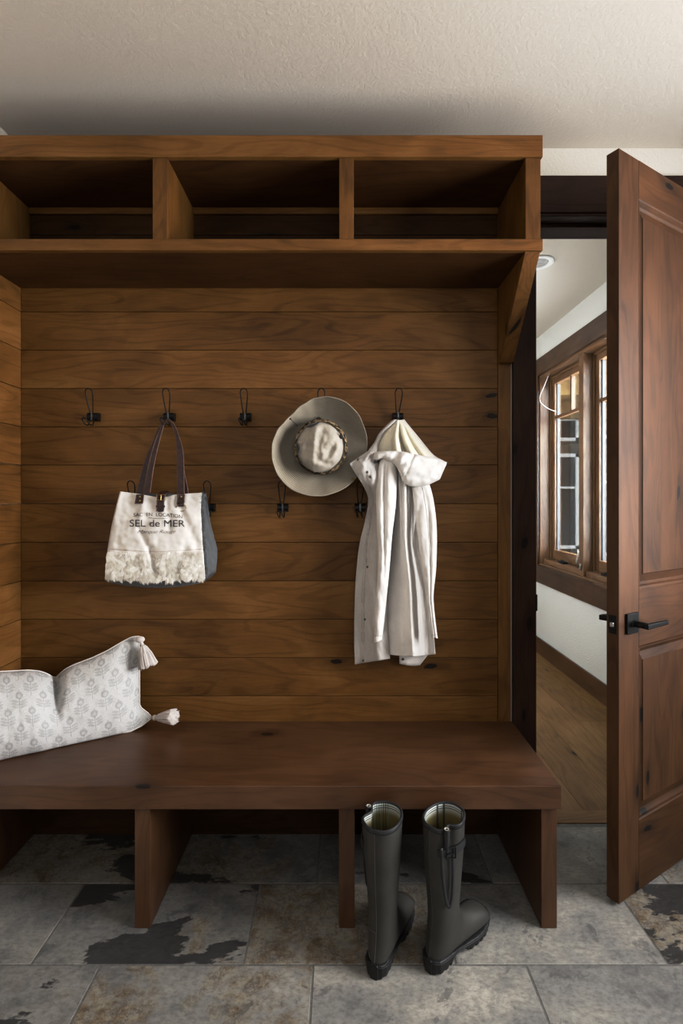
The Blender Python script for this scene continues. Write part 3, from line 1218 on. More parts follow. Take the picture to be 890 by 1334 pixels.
def gus(u, v):
    y0 = lerp(by_x(btop, br[0][0]), BZ(0, 690)[1], v)
    xa = by_y(br, y0)
    xb = by_y(gr_r, y0)
    px = lerp(xa, xb, u)
    dd = lerp(bagD(xa, y0) + .002, BACKD - .012, u) + .012 * sin(pi * u) * (.4 - v) + .004 * noise.noise(Vector((px / 5, y0 / 7, 2)))
    return W(px, y0 + u * 6 * (1 - v) - u * v * 2, dd)


q = MB()
q.grid(gus, 14, 40)
q.build('gusset', M['grey_canvas'], bag, True, matrix=BM, solid=.002)
q = MB()
q.grid(lambda u, v: W(lerp(by_y(bl, lerp(643, 752, v)) + 3, by_y(gr_r, lerp(643, 752, v)) - 1, u), lerp(643, 752, v), BACKD - .010 + .004 * sin(7 * u)), 24, 24)
q.build('back_panel', M['grey_canvas'], bag, True, matrix=BM, solid=.002)


def basef(u, v):
    px = lerp(140, 268, u)
    droop = 9.5 * sin(pi * u) ** .6
    py = lerp(752.5, 754 + droop + 2, sin(v * pi / 2)) if v < .5 else lerp(754 + droop + 2, 752, (v - .5) * 2)
    dd = lerp(bagD(px, 750) + .004, BACKD - .012, v)
    return W(px, py, dd)


q = MB()
q.grid(basef, 40, 16)
q.build('base_panel', M['grey_canvas'], bag, True, matrix=BM, solid=.002)
# left gusset (turned away)
q = MB()
q.grid(lambda u, v: W(by_y(bl, lerp(641, 752, v)) + u * 2.2, lerp(641, 752, v), lerp(bagD(by_y(bl, lerp(641, 752, v)), lerp(641, 752, v)) + .002, BACKD - .012, u)), 8, 30)
q.build('gusset', M['grey_canvas'], bag, True, matrix=BM, solid=.002)
# frayed edge along the gusset seam
q = MB()
for k in range(900):
    v = rf.random()
    y0 = lerp(641, 752, v)
    xa = by_y(br, y0) + rf.uniform(-1.2, 3.2)
    p = W(xa, y0, bagD(by_y(br, y0), y0) - .001)
    a_ = rf.uniform(-1.4, 1.4)
    d_ = Vector((cos(a_) * (1 if rf.random() < .75 else -1), -.3, sin(a_))) * rf.uniform(.003, .008)
    s_ = Vector((-d_.z, 0, d_.x)).normalized() * .0007
    q.bm.faces.new([q.bm.verts.new(x) for x in (p - s_, p + s_, p + d_)])
for k in range(160):
    t = rf.random()
    p = W(lerp(268, 281, t), lerp(754.5, 744.5, t), lerp(1.90, 1.94, t))
    d_ = Vector((rf.uniform(-.3, .6), -.2, -1)) * rf.uniform(.003, .008)
    s_ = Vector((.0007, 0, 0))
    q.bm.faces.new([q.bm.verts.new(x) for x in (p - s_, p + s_, p + d_)])
q.build('frayed_edge', M['grey_canvas'], bag, matrix=BM, recalc=False)
# seam stitching above the fur
q = MB()
for k in range(56):
    u = .02 + k / 58
    (xa, ya), (xb, yb) = front_pt(u, SEAMV - .012), front_pt(u + .010, SEAMV - .012)
    q.tube([W(xa, ya, bagD(xa, ya) - .0018), W(xb, yb, bagD(xb, yb) - .0018)], .0007, 5)
q.build('stitching', M['leather_edge'], bag, matrix=BM)


# lettering
def text_mesh(body, shear=0., thin=0.):
    cu = bpy.data.curves.new('lettering', 'FONT')
    cu.body = body
    cu.shear = shear
    cu.offset = thin
    cu.resolution_u = 4
    to = bpy.data.objects.new('lettering', cu)
    COL.objects.link(to)
    bpy.context.view_layer.update()
    dg = bpy.context.evaluated_depsgraph_get()
    me = bpy.data.meshes.new_from_object(to.evaluated_get(dg))
    bpy.data.objects.remove(to)
    bpy.data.curves.remove(cu)
    return me


def lettering(body, x0, x1, ybase, cap, arc=0., shear=0., tilt=0., parts=None):
    me = text_mesh(body, shear, -.014 if shear else -.002)
    bm = bmesh.new()
    bm.from_mesh(me)
    bpy.data.meshes.remove(me)
    for _ in range(1):
        bmesh.ops.subdivide_edges(bm, edges=[e for e in bm.edges if e.calc_length() > .10], cuts=3)
    xs_ = [v.co.x for v in bm.verts]
    ml, mr = min(xs_), max(xs_)
    for v in bm.verts:
        t = (v.co.x - ml) / (mr - ml)
        px = lerp(x0, x1, t)
        py = ybase - v.co.y / .70 * cap + arc * (2 * t - 1) ** 2 + tilt * (t - .5)
        v.co = W(px, py, bagD(px, py) - .0060)
    me = bpy.data.meshes.new('lettering')
    bm.to_mesh(me)
    bm.free()
    me.materials.append(M['ink'])
    o = bpy.data.objects.new('lettering', me)
    COL.objects.link(o)
    o.parent = bag
    o.matrix_local = BM
    return o


for body, X0, X1, YB_, cap, arc, shear, tilt in (('SAC  EN  LOCATION', 245, 598, 236, 25, 10, 0, 12), ('SEL de MER', 217, 616, 312, 50, 0, 0, 2),
                                                 ('Marque Rouge', 272, 552, 360, 26, 0, .45, -4)):
    xa, _ = BZ(X0, 0)
    xb, yb = BZ(X1, YB_)
    lettering(body, xa, xb, yb, cap / 5.5625, arc / 5.5625, shear, tilt / 5.5625)
q = MB()
ln = [BZ(lerp(352, 494, k / 12), 246 + 6 * sin(pi * k / 12) + 4 * k / 12) for k in range(13)]
q.ribbon([W(x, y, bagD(x, y) - .0040) for x, y in ln], Vector((0, 0, 1)), .0011, .0004)
q.build('lettering_rule', M['ink'], bag, matrix=BM)


# leather handles
def ZH(X, Y):
    return (130 + X / 5.5625, 500 + Y / 5.5625)


def strap(pts, wids, name='handle', side=Vector((1, 0, 0))):
    n = 44
    P = [W(*poly(pts, i / n)) for i in range(n + 1)]
    wd = [poly([(w,) for w in wids], i / n)[0] for i in range(n + 1)]
    q = MB()
    q.ribbon(P, side, wd, .0035)
    o = q.build(name, M['leather'], bag, matrix=BM)
    q = MB()
    for s in (-1, 1):
        e = []
        for i in range(n + 1):
            d = (P[min(i + 1, n)] - P[max(i - 1, 0)]).normalized()
            sd = (side - d * side.dot(d)).normalized()
            e.append(P[i] + sd * s * wd[i] / 2)
        q.tube(e, .0016, 5)
    q.build('edge_binding', M['leather_edge'], o, True)
    return o


TP = (218.5, 548.5)
TP2 = (219.5, 548.0)
bx0 = BZ(290, 130)
# front handle: left tab up over the hook and down to the right tab
strap([(*BZ(345, 75), 1.941), (*ZH(345, 770), 1.941), (*ZH(370, 620), 1.945), (*ZH(405, 470), 1.955), (*ZH(440, 350), 1.966), (*ZH(470, 275), 1.972), (*ZH(500, 263), 1.972),
       (*ZH(535, 300), 1.970), (*ZH(562, 380), 1.962), (*ZH(580, 480), 1.953), (*ZH(585, 600), 1.946), (*ZH(587, 730), 1.940), (*ZH(588, 800), 1.938), (*BZ(588, 140), 1.924)],
      [.022, .022, .018, .014, .010, .006, .006, .007, .012, .022, .025, .025, .025, .025])
# back handle
strap([(*BZ(275, 85), 1.950), (*ZH(290, 780), 1.950), (*ZH(318, 660), 1.954), (*ZH(352, 530), 1.962), (*ZH(385, 440), 1.969), (*ZH(420, 350), 1.976), (*ZH(455, 285), 1.979), (*ZH(490, 262), 1.980),
       (*ZH(525, 290), 1.980), (*ZH(560, 400), 1.976), (*ZH(590, 550), 1.968), (*ZH(612, 690), 1.960), (*ZH(628, 780), 1.957), (*ZH(626, 860), 1.955)],
      [.022, .022, .020, .015, .008, .006, .005, .005, .005, .006, .008, .010, .012, .012])
# knot where the handles sit over the prong
for X0, X1, Y0, Y1 in ((256, 322, 78, 145), (560, 618, 78, 152)):
    q = MB()
    cx_, cy_ = (X0 + X1) / 2, (Y0 + Y1) / 2
    tl, tr, b_r, b_l = BZ(X0 + 8, Y0), BZ(X1, Y0), BZ(X1 - 8, Y1), BZ(X0 - 4, Y1)
    fr_ = [W(*p, bagD(*p) - .008) for p in (tl, tr, b_r, b_l)]
    bk_ = [W(*p, bagD(*p) - .002) for p in (tl, tr, b_r, b_l)]
    q.hexa([fr_[0], fr_[1], fr_[2], fr_[3], bk_[0], bk_[1], bk_[2], bk_[3]], 'x', .001)
    tab = q.build('handle_tab', M['leather'], bag, matrix=BM)
    q = MB()
    for i in range(4):
        q.tube([lerp(fr_[i], Vector(sum(fr_, Vector()) / 4), .09), lerp(fr_[(i + 1) % 4], Vector(sum(fr_, Vector()) / 4), .09)], .0008, 5)
    q.build('edge_stitch', M['leather_edge'], tab)
    for yy_ in (95, 125):
        p = BZ(cx_, yy_)
        q = MB()
        q.ball(W(*p, bagD(*p) - .0085), (.0042, .0022, .0042), 12)
        q.build('rivet', M['brass'], tab, True)
# ring under the right tab
q = MB()
c = BZ(590, 175)
cw_ = W(*c, bagD(*c) - .007)
q.tube([cw_ + Vector((cos(a) * .0185, -.002 * sin(a), sin(a) * .0135)) for a in [2 * pi * k / 28 for k in range(28)]], .0014, 6, closed=True)
q.build('ring', M['brass'], bag, True, matrix=BM)
q = MB()
p0, p1 = BZ(590, 145), BZ(590, 166)
q.ribbon([W(*p0, bagD(*p0) - .010), W(*p1, bagD(*p1) - .010)], Vector((1, 0, 0)), .020, .004)
q.build('ring_tab', M['leather'], bag, matrix=BM)
# buckle closure
pts = [(*BZ(500, 62), 1.962), (*BZ(470, 66), 1.952), (*BZ(448, 84), 1.938), (*BZ(442, 110), 1.926), (*BZ(440, 160), 1.922), (*BZ(438, 205), 1.917)]
q = MB()
P = [W(*poly(pts, i / 24)) for i in range(25)]
q.ribbon(P, Vector((1, 0, -.1)), [.028] * 23 + [.024, .014], .005)
cl = q.build('closure_strap', M['leather'], bag, matrix=BM)
q = MB()
for s in (-1, 1):
    q.tube([p + Vector((s * .0135, -.003, 0)) for p in P[6:]], .0011, 5)
q.build('edge_binding', M['leather_edge'], cl, True)
q = MB()
cb = W(*BZ(445, 98), 1.920)
rect = [(-.0165, .009), (.0165, .009), (.0165, -.011), (-.0165, -.011)]
q.tube([cb + Vector((x, 0, z)) for x, z in rect], .0017, 6, closed=True)
q.tube([cb + Vector((0, -.001, .009)), cb + Vector((0, -.003, -.012))], .0013, 6)
q.build('buckle', M['brass'], cl)
q = MB()
cb = W(*BZ(440, 165), 1.9165)
q.ribbon([cb + Vector((-.0165, 0, 0)), cb + Vector((.0165, 0, 0))], Vector((0, 0, 1)), .007, .004)
q.build('keeper_loop', M['leather'], cl)
q = MB()
q.disc(W(*BZ(440, 188), 1.9165), (0, 1, 0), .004, .002)
q.build('strap_hole', M['ink'], cl)

# ================================================================== SUN HAT
hat = thing('sun_hat', 'khaki wide-brimmed sun hat with crumpled crown, hung facing out on a hook', 'hat', W(417, 646, 1.97))
HM = rel(hat)
HC = (417.0, 582.0)
brim_r = [(0, 61), (22, 62.5), (45, 65.5), (62, 67), (80, 66), (95, 63.5), (112, 59), (130, 55.5), (145, 56), (160, 59.5), (180, 62.5), (200, 64.5), (215, 66), (235, 66.5), (255, 65),
          (270, 64), (290, 62.5), (315, 62), (340, 60.5), (360, 61)]


def brad(a):
    a = a % 360
    for (a0, r0), (a1, r1) in zip(brim_r, brim_r[1:]):
        if a <= a1:
            return lerp(r0, r1, sm(0, 1, (a - a0) / (a1 - a0)))
    return 61


def brim(u, v, back=0.):
    a = 360 * u
    ar = radians(a)
    r0 = 33.0
    r1 = brad(a)
    r = lerp(r0, r1, v)
    px, py = HC[0] + r * cos(ar), HC[1] - r * sin(ar)
    wave = .012 * sin(2 * ar + 2.2) + .012 * cos(3 * ar + 1.1)
    rim = .066 + .034 * cos(ar - 2.9)
    d = 1.968 - rim * v ** 1.7 + wave * v * v + back
    d += .008 * exp(-((a - 138) / 9) ** 2) * v - .010 * exp(-((a - 75) / 14) ** 2) * v + .003 * noise.noise(Vector((px / 14, py / 14, 4)))
    return W(px, py, d)


q = MB()
rl_ = q.fl('rr')
vs = q.grid(lambda u, v: brim(u, v), 120, 30, True)
idx = {v: j / 30 for j, row in enumerate(vs) for v in row}
for f in q.bm.faces:
    for lp in f.loops:
        lp[rl_] = idx[lp.vert]
q.build('brim', M['brim'], hat, True, matrix=HM, solid=.003)
q = MB()
q.tube([brim(k / 120, 1.0) for k in range(120)], .0022, 6, closed=True)
q.build('brim_edge', M['hat'], hat, True, matrix=HM)


def crown(u, v):
    """v 0 at base ring, 1 at the centre of the top"""
    ar = 2 * pi * u
    if v < .45:
        t = v / .45
        rp = lerp(33.0, 33.2, t) + 1.3 * sin(pi * t)
        d = lerp(1.968, 1.893, t)
        s = 0
    else:
        t = (v - .45) / .55
        rp = 33.2 * (1 - t) + .0
        rp += 2.0 * sin(pi * t) * .5
        d = 1.893 - .034 * sm(0, .45, t)
        s = sm(0, .35, t)
    rx, ry = rp * (1 + .012 * sin(3 * ar)), rp * (1.04 + .012 * cos(2 * ar + .7))
    px, py = HC[0] + .8 + rx * cos(ar), HC[1] + .3 - ry * sin(ar)
    # crumples: a ridge down the middle, a dent on the left and a fold lower right
    X, Y = px - HC[0], py - HC[1]
    r1 = (X + 8 + Y * .10)
    d -= s * .009 * exp(-(r1 / 4.5) ** 2)
    d += s * .013 * exp(-((X + 17) / 8) ** 2 - ((Y - 2) / 16) ** 2)
    d += s * .009 * exp(-((X - 16 + Y * .5) / 5) ** 2 - ((Y - 6) / 12) ** 2)
    d -= s * .006 * exp(-((X - 9 + Y * .4) / 4) ** 2 - ((Y - 10) / 14) ** 2)
    d += s * .008 * exp(-((Y - 20 - X * .2) / 4) ** 2 - ((X - 10) / 14) ** 2)
    d += s * .009 * exp(-((X - 2) / 10) ** 2 - ((Y + 22) / 6) ** 2)
    n1 = noise.noise(Vector((X / 9, Y / 11, 2.0)))
    n2 = noise.noise(Vector((X / 4.2, Y / 5, 7.0)))
    d += (.3 + .7 * s) * (.006 * n1 + .0022 * n2)
    return W(px, py, d)


q = MB()
q.grid(crown, 96, 44, True)
q.build('crown', M['hat_top'], hat, True, matrix=HM)
q = MB()


def band(u, v):
    ar = 2 * pi * u
    rp = 33.3 + 1.3 * sin(pi * (.15 + .8 * v)) + .5
    d = lerp(1.962, 1.884, v) 
    rp -= 2.2 * sm(.75, 1.0, v)
    return W(HC[0] + .8 + rp * cos(ar), HC[1] + .3 - rp * 1.04 * sin(ar), d)


q.grid(band, 96, 8, True)
bd = q.build('hat_band', M['camo'], hat, True, matrix=HM, solid=.001)
# dark mesh vents on the crown edge
for a0, a1 in ((92, 128), (18, 34), (170, 196)):
    q = MB()
    P = []
    for k in range(13):
        a = radians(lerp(a0, a1, k / 12))
        rp = 31.5 - 2.5 * sin(pi * k / 12)
        P.append(W(HC[0] + .8 + rp * cos(a), HC[1] + .3 - rp * 1.04 * sin(a), 1.878))
    q.ribbon(P, [Vector((cos(radians(lerp(a0, a1, k / 12))), -.3, sin(radians(lerp(a0, a1, k / 12))))) for k in range(13)], [.001 + .007 * sin(pi * k / 12) for k in range(13)], .003)
    q.build('vent_slit', M['ink'], hat, True, matrix=HM)
q = MB()
q.tube([brim(137 / 360, v) + Vector((0, -.0025, 0)) for v in (.30, .5, .7, .86)], .0012, 6)
q.ball(brim(137 / 360, .9) + Vector((0, -.003, 0)), (.006, .003, .004), 8)
q.build('stitched_tab', M['leather'], hat, True, matrix=HM)
q = MB()
q.ball(brim(315 / 360, .93) + Vector((0, -.003, 0)), (.0065, .003, .0055), 10)
q.build('snap', M['brass'], hat, True, matrix=HM)

# ================================================================== COAT
coat = thing('raincoat', 'pale oyster hooded cotton coat hanging by its hood from a wall hook', 'coat', W(515, 865, 1.95))
CM = rel(coat)


def Z(X, Y):
    return (445 + X / 5.5625, 530 + Y / 5.5625)


def sheet(left, right, depth, nu=30, nv=70, wr=.002, seed=0, top=None, bot=None):
    """left/right: edge polylines of zoom points ordered top to bottom; depth(u, v) -> metres"""
    q = MB()

    def fn(u, v):
        a, b_ = poly(left, v), poly(right, v)
        X, Y = lerp(a[0], b_[0], u), lerp(a[1], b_[1], u)
        if bot:
            Y += bot(u) * sm(.75, 1, v)
        if top:
            Y += top(u) * sm(.25, 0, v)
        d = depth(u, v)
        d += wr * noise.noise(Vector((X / 60, Y / 110, seed))) + wr * .6 * noise.noise(Vector((X / 22, Y / 40, seed + 3)))
        return W(*Z(X, Y), d)
    q.grid(fn, nu, nv)
    q.fn = fn
    return q


def edge_line(fn, u=None, v=None, r=.0009, a=0., b=1., n=50, off=-.003):
    pts = []
    for k in range(n + 1):
        t = lerp(a, b, k / n)
        p = fn(u, t) if v is None else fn(t, v)
        pts.append(p + Vector((0, off, 0)))
    return pts


# left front panel with snaps, turned edge on to the wall
q = sheet([(188, 322), (84, 394), (62, 412), (78, 446), (150, 560), (192, 655), (182, 770), (130, 1000), (112, 1145), (98, 1345), (92, 1645), (96, 1866)],
          [(262, 335), (290, 380), (310, 410), (320, 440), (320, 560), (320, 680), (320, 800), (320, 1000), (330, 1200), (330, 1400), (335, 1640), (352, 1825)],
          lambda u, v: 1.990 - .050 * sm(0, .75, u) - .085 * sm(.50, .30, v) * sm(1.1, .2, u) + .008 * sin(9 * v) * u + .016 * sm(.75, 1., u), 34, 110, .008, 1)
fp_fn = q.fn
fp = q.build('front_panel', M['coat_shaded'], coat, True, matrix=CM, solid=.003)
q = MB()
for k in range(76):
    p0, p1 = fp_fn(.26, .37 + k * .0075), fp_fn(.26, .37 + k * .0075 + .005)
    q.tube([p0 + Vector((0, -.0022, 0)), p1 + Vector((0, -.0022, 0))], .0007, 5)
q.tube(edge_line(fp_fn, u=.30, a=.37, b=.93, off=-.0008), .0018, 6)
q.tube(edge_line(fp_fn, u=.22, a=.37, b=.93, off=-.0008), .0012, 6)
q.build('placket_seam', M['coat_stitch'], fp, True)


def near_uv(fn, px, py, steps=40):
    best = None
    for i in range(steps + 1):
        for j in range(steps * 2 + 1):
            p = fn(i / steps, j / (steps * 2))
            x, y = CX + p.x * F / p.y, CY + (H - p.z) * F / p.y
            d = (x - px) ** 2 + (y - py) ** 2
            if best is None or d < best[0]:
                best = (d, p)
    return best[1]


def snap_at(fn, X, Y, parent, r=.0052):
    p = near_uv(fn, *Z(X, Y))
    q = MB()
    q.tube([p + Vector((0, .001, 0)), p + Vector((0, -.0035, 0)), p + Vector((0, -.0045, 0))], [r, r * .9, r * .5], 14)
    q.build('snap', M['clip'], parent, True)


for X, Y in ((123, 385), (187, 470), (210, 503), (187, 1172), (172, 1523), (160, 1830)):
    snap_at(fp_fn, X, Y, fp)

# right front panel's hem with a snap, behind
q = sheet([(405, 1500), (410, 1600), (415, 1700), (420, 1862)], [(620, 1500), (630, 1600), (670, 1720), (568, 1872)],
          lambda u, v: 2.006 - .006 * sin(6 * u), 20, 16, .003, 5, bot=lambda u: 8 * sin(3 * u))
o = q.build('under_hem', M['coat'], coat, True, matrix=CM, solid=.003)
snap_at(q.fn, 447, 1828, o)

# back body with pleats
body_l = [(330, 330), (350, 500), (360, 800), (360, 1000), (330, 1300), (288, 1640), (282, 1785)]
body_r = [(560, 330), (560, 500), (560, 800), (560, 1000), (630, 1300), (668, 1640), (682, 1792)]


def body_d(u, v):
    s = sm(.05, .55, v)
    ridge = lerp(.50, .60, sm(.3, 1, v))
    # folded into one sharp ridge low down: left flank turns away from the light
    if u < ridge:
        f = 1.990 - .095 * (u / ridge) ** 1.15
    else:
        t = (u - ridge) / (1 - ridge)
        f = 1.890 + .100 * sm(-.12, .55, t) - .016 * sm(.75, 1, t)
    # gathered tubes near the top
    g_ = 1.955 - .022 * sin(pi * u)
    for c_, w_, a_ in ((.33, .055, .018), (.50, .060, .034), (.66, .055, .026), (.82, .06, .018)):
        g_ -= a_ * exp(-((u - c_) / w_) ** 2)
    return lerp(g_, f, s)


q = sheet(body_l, body_r, body_d, 90, 90, .003, 2, bot=lambda u: 18 * sin(pi * u))
bfn = q.fn
o = q.build('body', M['coat'], coat, True, matrix=CM, solid=.003)
q = MB()
q.tube(edge_line(bfn, v=.965, a=.01, b=.99, off=-.0006), .0010, 5)
q.build('hem_stitch', M['coat_stitch'], o, True)
q = MB()
q.grid(lambda u, v: bfn(u, 1.0) + Vector((0, .004 + .030 * v, -.004 * v + .016 * v * v)), 40, 5)
q.build('hem_fold', M['coat_shaded'], o, True, solid=.002)


# sleeves: closed flattened tubes
def sleeve(left, right, d0, thick, seed, folds):
    q = MB()

    def fn(u, v):
        a, b_ = poly(left, v), poly(right, v)
        ang = 2 * pi * u
        s = (1 - cos(ang)) / 2
        X, Y = lerp(a[0], b_[0], s), lerp(a[1], b_[1], s)
        side = sin(ang)
        d = d0(v) - side * thick * (.75 + .25 * sin(5 * v + seed))
        if side > 0:
            d += folds(s, v) * side
        d += .005 * noise.noise(Vector((X / 40, Y / 100, seed))) + .0025 * noise.noise(Vector((X / 17, Y / 32, seed + 2)))
        return W(*Z(X, Y), d)
    q.grid(fn, 48, 90, True)
    q.fn = fn
    return q


q = sleeve([(285, 372), (262, 470), (250, 660), (255, 880), (262, 1050), (258, 1250), (242, 1480), (235, 1715)],
           [(405, 410), (402, 540), (392, 730), (368, 930), (350, 1150), (330, 1360), (308, 1560), (292, 1688)],
           lambda v: lerp(1.918, 1.905, v), .038, 1.3, lambda s, v: .016 * exp(-((s - lerp(.30, .75, v)) / .10) ** 2) * sm(.0, .12, v) * sm(.75, .35, v))
sfn = q.fn
o = q.build('sleeve', M['coat'], coat, True, matrix=CM)
q = MB()
q.tube([sfn(lerp(.05, .45, k / 20), .955) + Vector((0, -.0008, 0)) for k in range(21)], .0010, 5)
q.build('cuff_stitch', M['coat_stitch'], o, True)
q = sleeve([(508, 545), (522, 680), (542, 860), (562, 1020), (590, 1220), (618, 1420), (642, 1580), (655, 1668)],
           [(632, 540), (665, 660), (688, 830), (692, 1000), (686, 1180), (668, 1370), (680, 1530), (698, 1678)],
           lambda v: lerp(1.912, 1.895, v), .032, 4.1, lambda s, v: .010 * exp(-((s - lerp(.7, .5, v)) / .09) ** 2) * sm(.05, .25, v))
sfn = q.fn
o = q.build('sleeve', M['coat'], coat, True, matrix=CM)
q = MB()
q.tube([sfn(lerp(.05, .45, k / 20), .962) + Vector((0, -.0008, 0)) for k in range(21)], .0010, 5)
q.tube([sfn(.27, lerp(.06, .75, k / 40)) + Vector((0, -.0006, 0)) for k in range(41)], .0009, 5)
q.build('sleeve_seam', M['coat_stitch'], o, True)

# hood: cone draped from the hook, cream lining showing
hl = [(385, 96), (340, 140), (290, 200), (262, 262), (238, 330), (228, 400)]
hr = [(440, 96), (490, 150), (545, 220), (600, 290), (665, 362), (690, 420)]


def hood_d(u, v):
    s = sm(0, .6, v)
    d = 1.962 - .030 * sin(pi * u) * (.35 + s)
    d -= .026 * exp(-((u - .40) / .075) ** 2) * sm(.02, .4, v)
    d += .030 * exp(-((u - .53) / .060) ** 2) * s
    d -= .022 * exp(-((u - .64) / .065) ** 2) * s
    d += .012 * exp(-((u - .76) / .05) ** 2) * s
    d -= .010 * exp(-((u - .86) / .05) ** 2) * s
    return d


q = sheet(hl, hr, hood_d, 56, 40, .004, 6)
q.build('hood_lining', M['coat_in'], coat, True, matrix=CM, solid=.003)
# outer hood edge at the left and behind
ol = [(378, 92), (325, 138), (272, 195), (238, 260), (200, 310), (186, 335)]
q = sheet(ol, [(402, 92), (352, 140), (300, 200), (274, 262), (258, 310), (250, 360)], lambda u, v: 1.950 - .006 * sin(pi * u) - .03 * sm(.6, 1., v), 24, 24, .002, 8)
q.build('hood_shell', M['coat_shaded'], coat, True, matrix=CM, solid=.003)
q = sheet([(440, 92), (470, 140), (510, 200), (560, 262), (620, 330), (660, 380)], [(456, 92), (500, 148), (558, 218), (612, 285), (672, 352), (738, 388)],
          lambda u, v: 1.972, 12, 24, .002, 9)
q.build('hood_shell', M['coat'], coat, True, matrix=CM, solid=.003)

# turned-back hood brim, a fat roll of cloth
ft = [(212, 336), (255, 328), (310, 323), (375, 321), (440, 326), (500, 338), (540, 346), (600, 358), (660, 370), (715, 384), (764, 404)]
fb = [(232, 388), (262, 384), (300, 374), (345, 392), (388, 420), (418, 470), (452, 545), (512, 576), (610, 568), (690, 535), (712, 522)]
q = MB()


def roll(u, v):
    """u along the flap, v round the roll: 0 top back, .5 bottom, 1 back"""
    a, b_ = poly(ft, u), poly(fb, u)
    w_ = sm(0, .12, u)
    ang = pi * v
    X, Y = lerp(a[0], b_[0], (1 - cos(ang)) / 2), lerp(a[1], b_[1], (1 - cos(ang)) / 2)
    d = 1.915 - .034 * w_ * sin(ang) ** .8 - .026 * sin(pi * u) + .006 * sm(.8, 1, u)
    d += .009 * exp(-((u - .36) / .04) ** 2) * sin(ang) - .006 * exp(-((u - .45) / .03) ** 2) * sin(ang)
    d += .006 * exp(-((u - .58) / .02) ** 2)
    d += .007 * noise.noise(Vector((X / 60, Y / 44, 4))) + .0022 * noise.noise(Vector((X / 26, Y / 22, 9)))
    return W(*Z(X, Y), d)


q.grid(roll, 80, 24)
o = q.build('hood_brim', M['coat'], coat, True, matrix=CM, solid=.003)
q = MB()
q.tube([roll(.585 - .03 * k / 20, .06 + .84 * k / 20) + Vector((0, -.0022, 0)) for k in range(21)], .0009, 5)
q.build('brim_seam', M['coat_stitch'], o, True)
q = MB()
q.grid(lambda u, v: roll(u, 1 - v * .02) + Vector((0, v * .05, .012 * v)), 60, 4)
q.build('brim_underside', M['coat_shaded'], o, True, solid=.002)
q = MB()
p = W(*Z(246, 393), 1.898)
q.tube([p, p + Vector((0, -.004, 0))], [.006, .0045], 12)
q.build('snap', M['clip'], o, True)

# ================================================================== PILLOW
pil = thing('cushion', 'long white linen cushion printed with grey plant motifs and tasselled corners, on the bench', 'cushion', (-1.0, 1.84, .452))
PMx = rel(pil)
p_bot = [(-72, 1010), (-35, 1001), (0, 993), (40, 985.5), (75, 979), (107, 972), (135, 965), (161, 957), (184, 946), (197, 936)]
p_top = [(-72, 884), (-35, 877), (0, 875), (38, 873), (53, 874.5), (64, 879), (71.5, 884), (76, 880), (84, 872), (96, 866), (120, 857), (141, 847), (160, 835.5), (172, 829.5), (181.5, 829)]


def pil_edges(u):
    """u 0 right end .. 1 left end; returns bottom and top pixel"""
    pxb = lerp(197, -72, u)
    bx_ = pxb
    return (bx_, by_x(p_bot, bx_)), None


def pil_pt(u, v, side):
    xb = lerp(197, -72, u)
    yb = by_x(p_bot, xb)
    xt = lerp(181.5, -72, u)
    yt = 0
    for w_ in (-3, 0, 3):
        yt += by_x(p_top, max(-72, min(181.5, xt + w_))) / 3
    px, py = lerp(xb, xt, v), lerp(yb, yt, v)
    # right edge waist between the two pointed corners
    waist = sm(.12, .0, u)
    px -= (1 - v) * 15.0 * sm(.02, .17, v) * sm(.10, .0, u)
    dbot = lerp(1.966, 1.640, u ** 1.02)
    dtop = dbot + lerp(.030, .085, sm(0, .5, u))
    d = lerp(dbot, dtop, v)
    th = (max(0, sin(pi * v)) ** .62) * (max(0, sin(pi * min(1, .04 + u * .96))) ** .55)
    th *= sm(-.02, .16, u)
    cre = exp(-((px - 74) / 5.5) ** 2) * sm(.35, .85, v)
    lump = sm(80, 40, px) * .022
    d -= side * (.058 * th + lump * th if side > 0 else .040 * th)
    d += .042 * cre
    d += .004 * noise.noise(Vector((px / 20, py / 24, 3))) * th + .0018 * noise.noise(Vector((px / 7, py / 9, 5))) * th
    if v > .8:
        d += .003 * sin(px * .9) * (v - .8) / .2 * (1 - v) * 4
    d = min(d, PANEL - .006)
    p = W(px, py, d)
    p.z = max(p.z, .4545)
    return p


L_, Hh = .66, .345
q = MB()
q.grid(lambda u, v: pil_pt(u, v, 1), 110, 56, uv=lambda u, v: (-u * L_ + .012, v * Hh + .035))
q.grid(lambda u, v: pil_pt(u, v, -1), 60, 30, uv=lambda u, v: (u * L_, v * Hh))
bmesh.ops.remove_doubles(q.bm, verts=q.bm.verts, dist=.0012)
q.build('cover', M['pillow'], pil, True, matrix=PMx)
q = MB()
q.tube([pil_pt(k / 80, 1, 1) for k in range(81)], .0026, 6)
q.tube([pil_pt(k / 80, 0, 1) for k in range(81)], .0026, 6)
q.tube([pil_pt(0, k / 30, 1) for k in range(31)], .0026, 6)
q.build('piping', M['canvas'], pil, True, matrix=PMx)


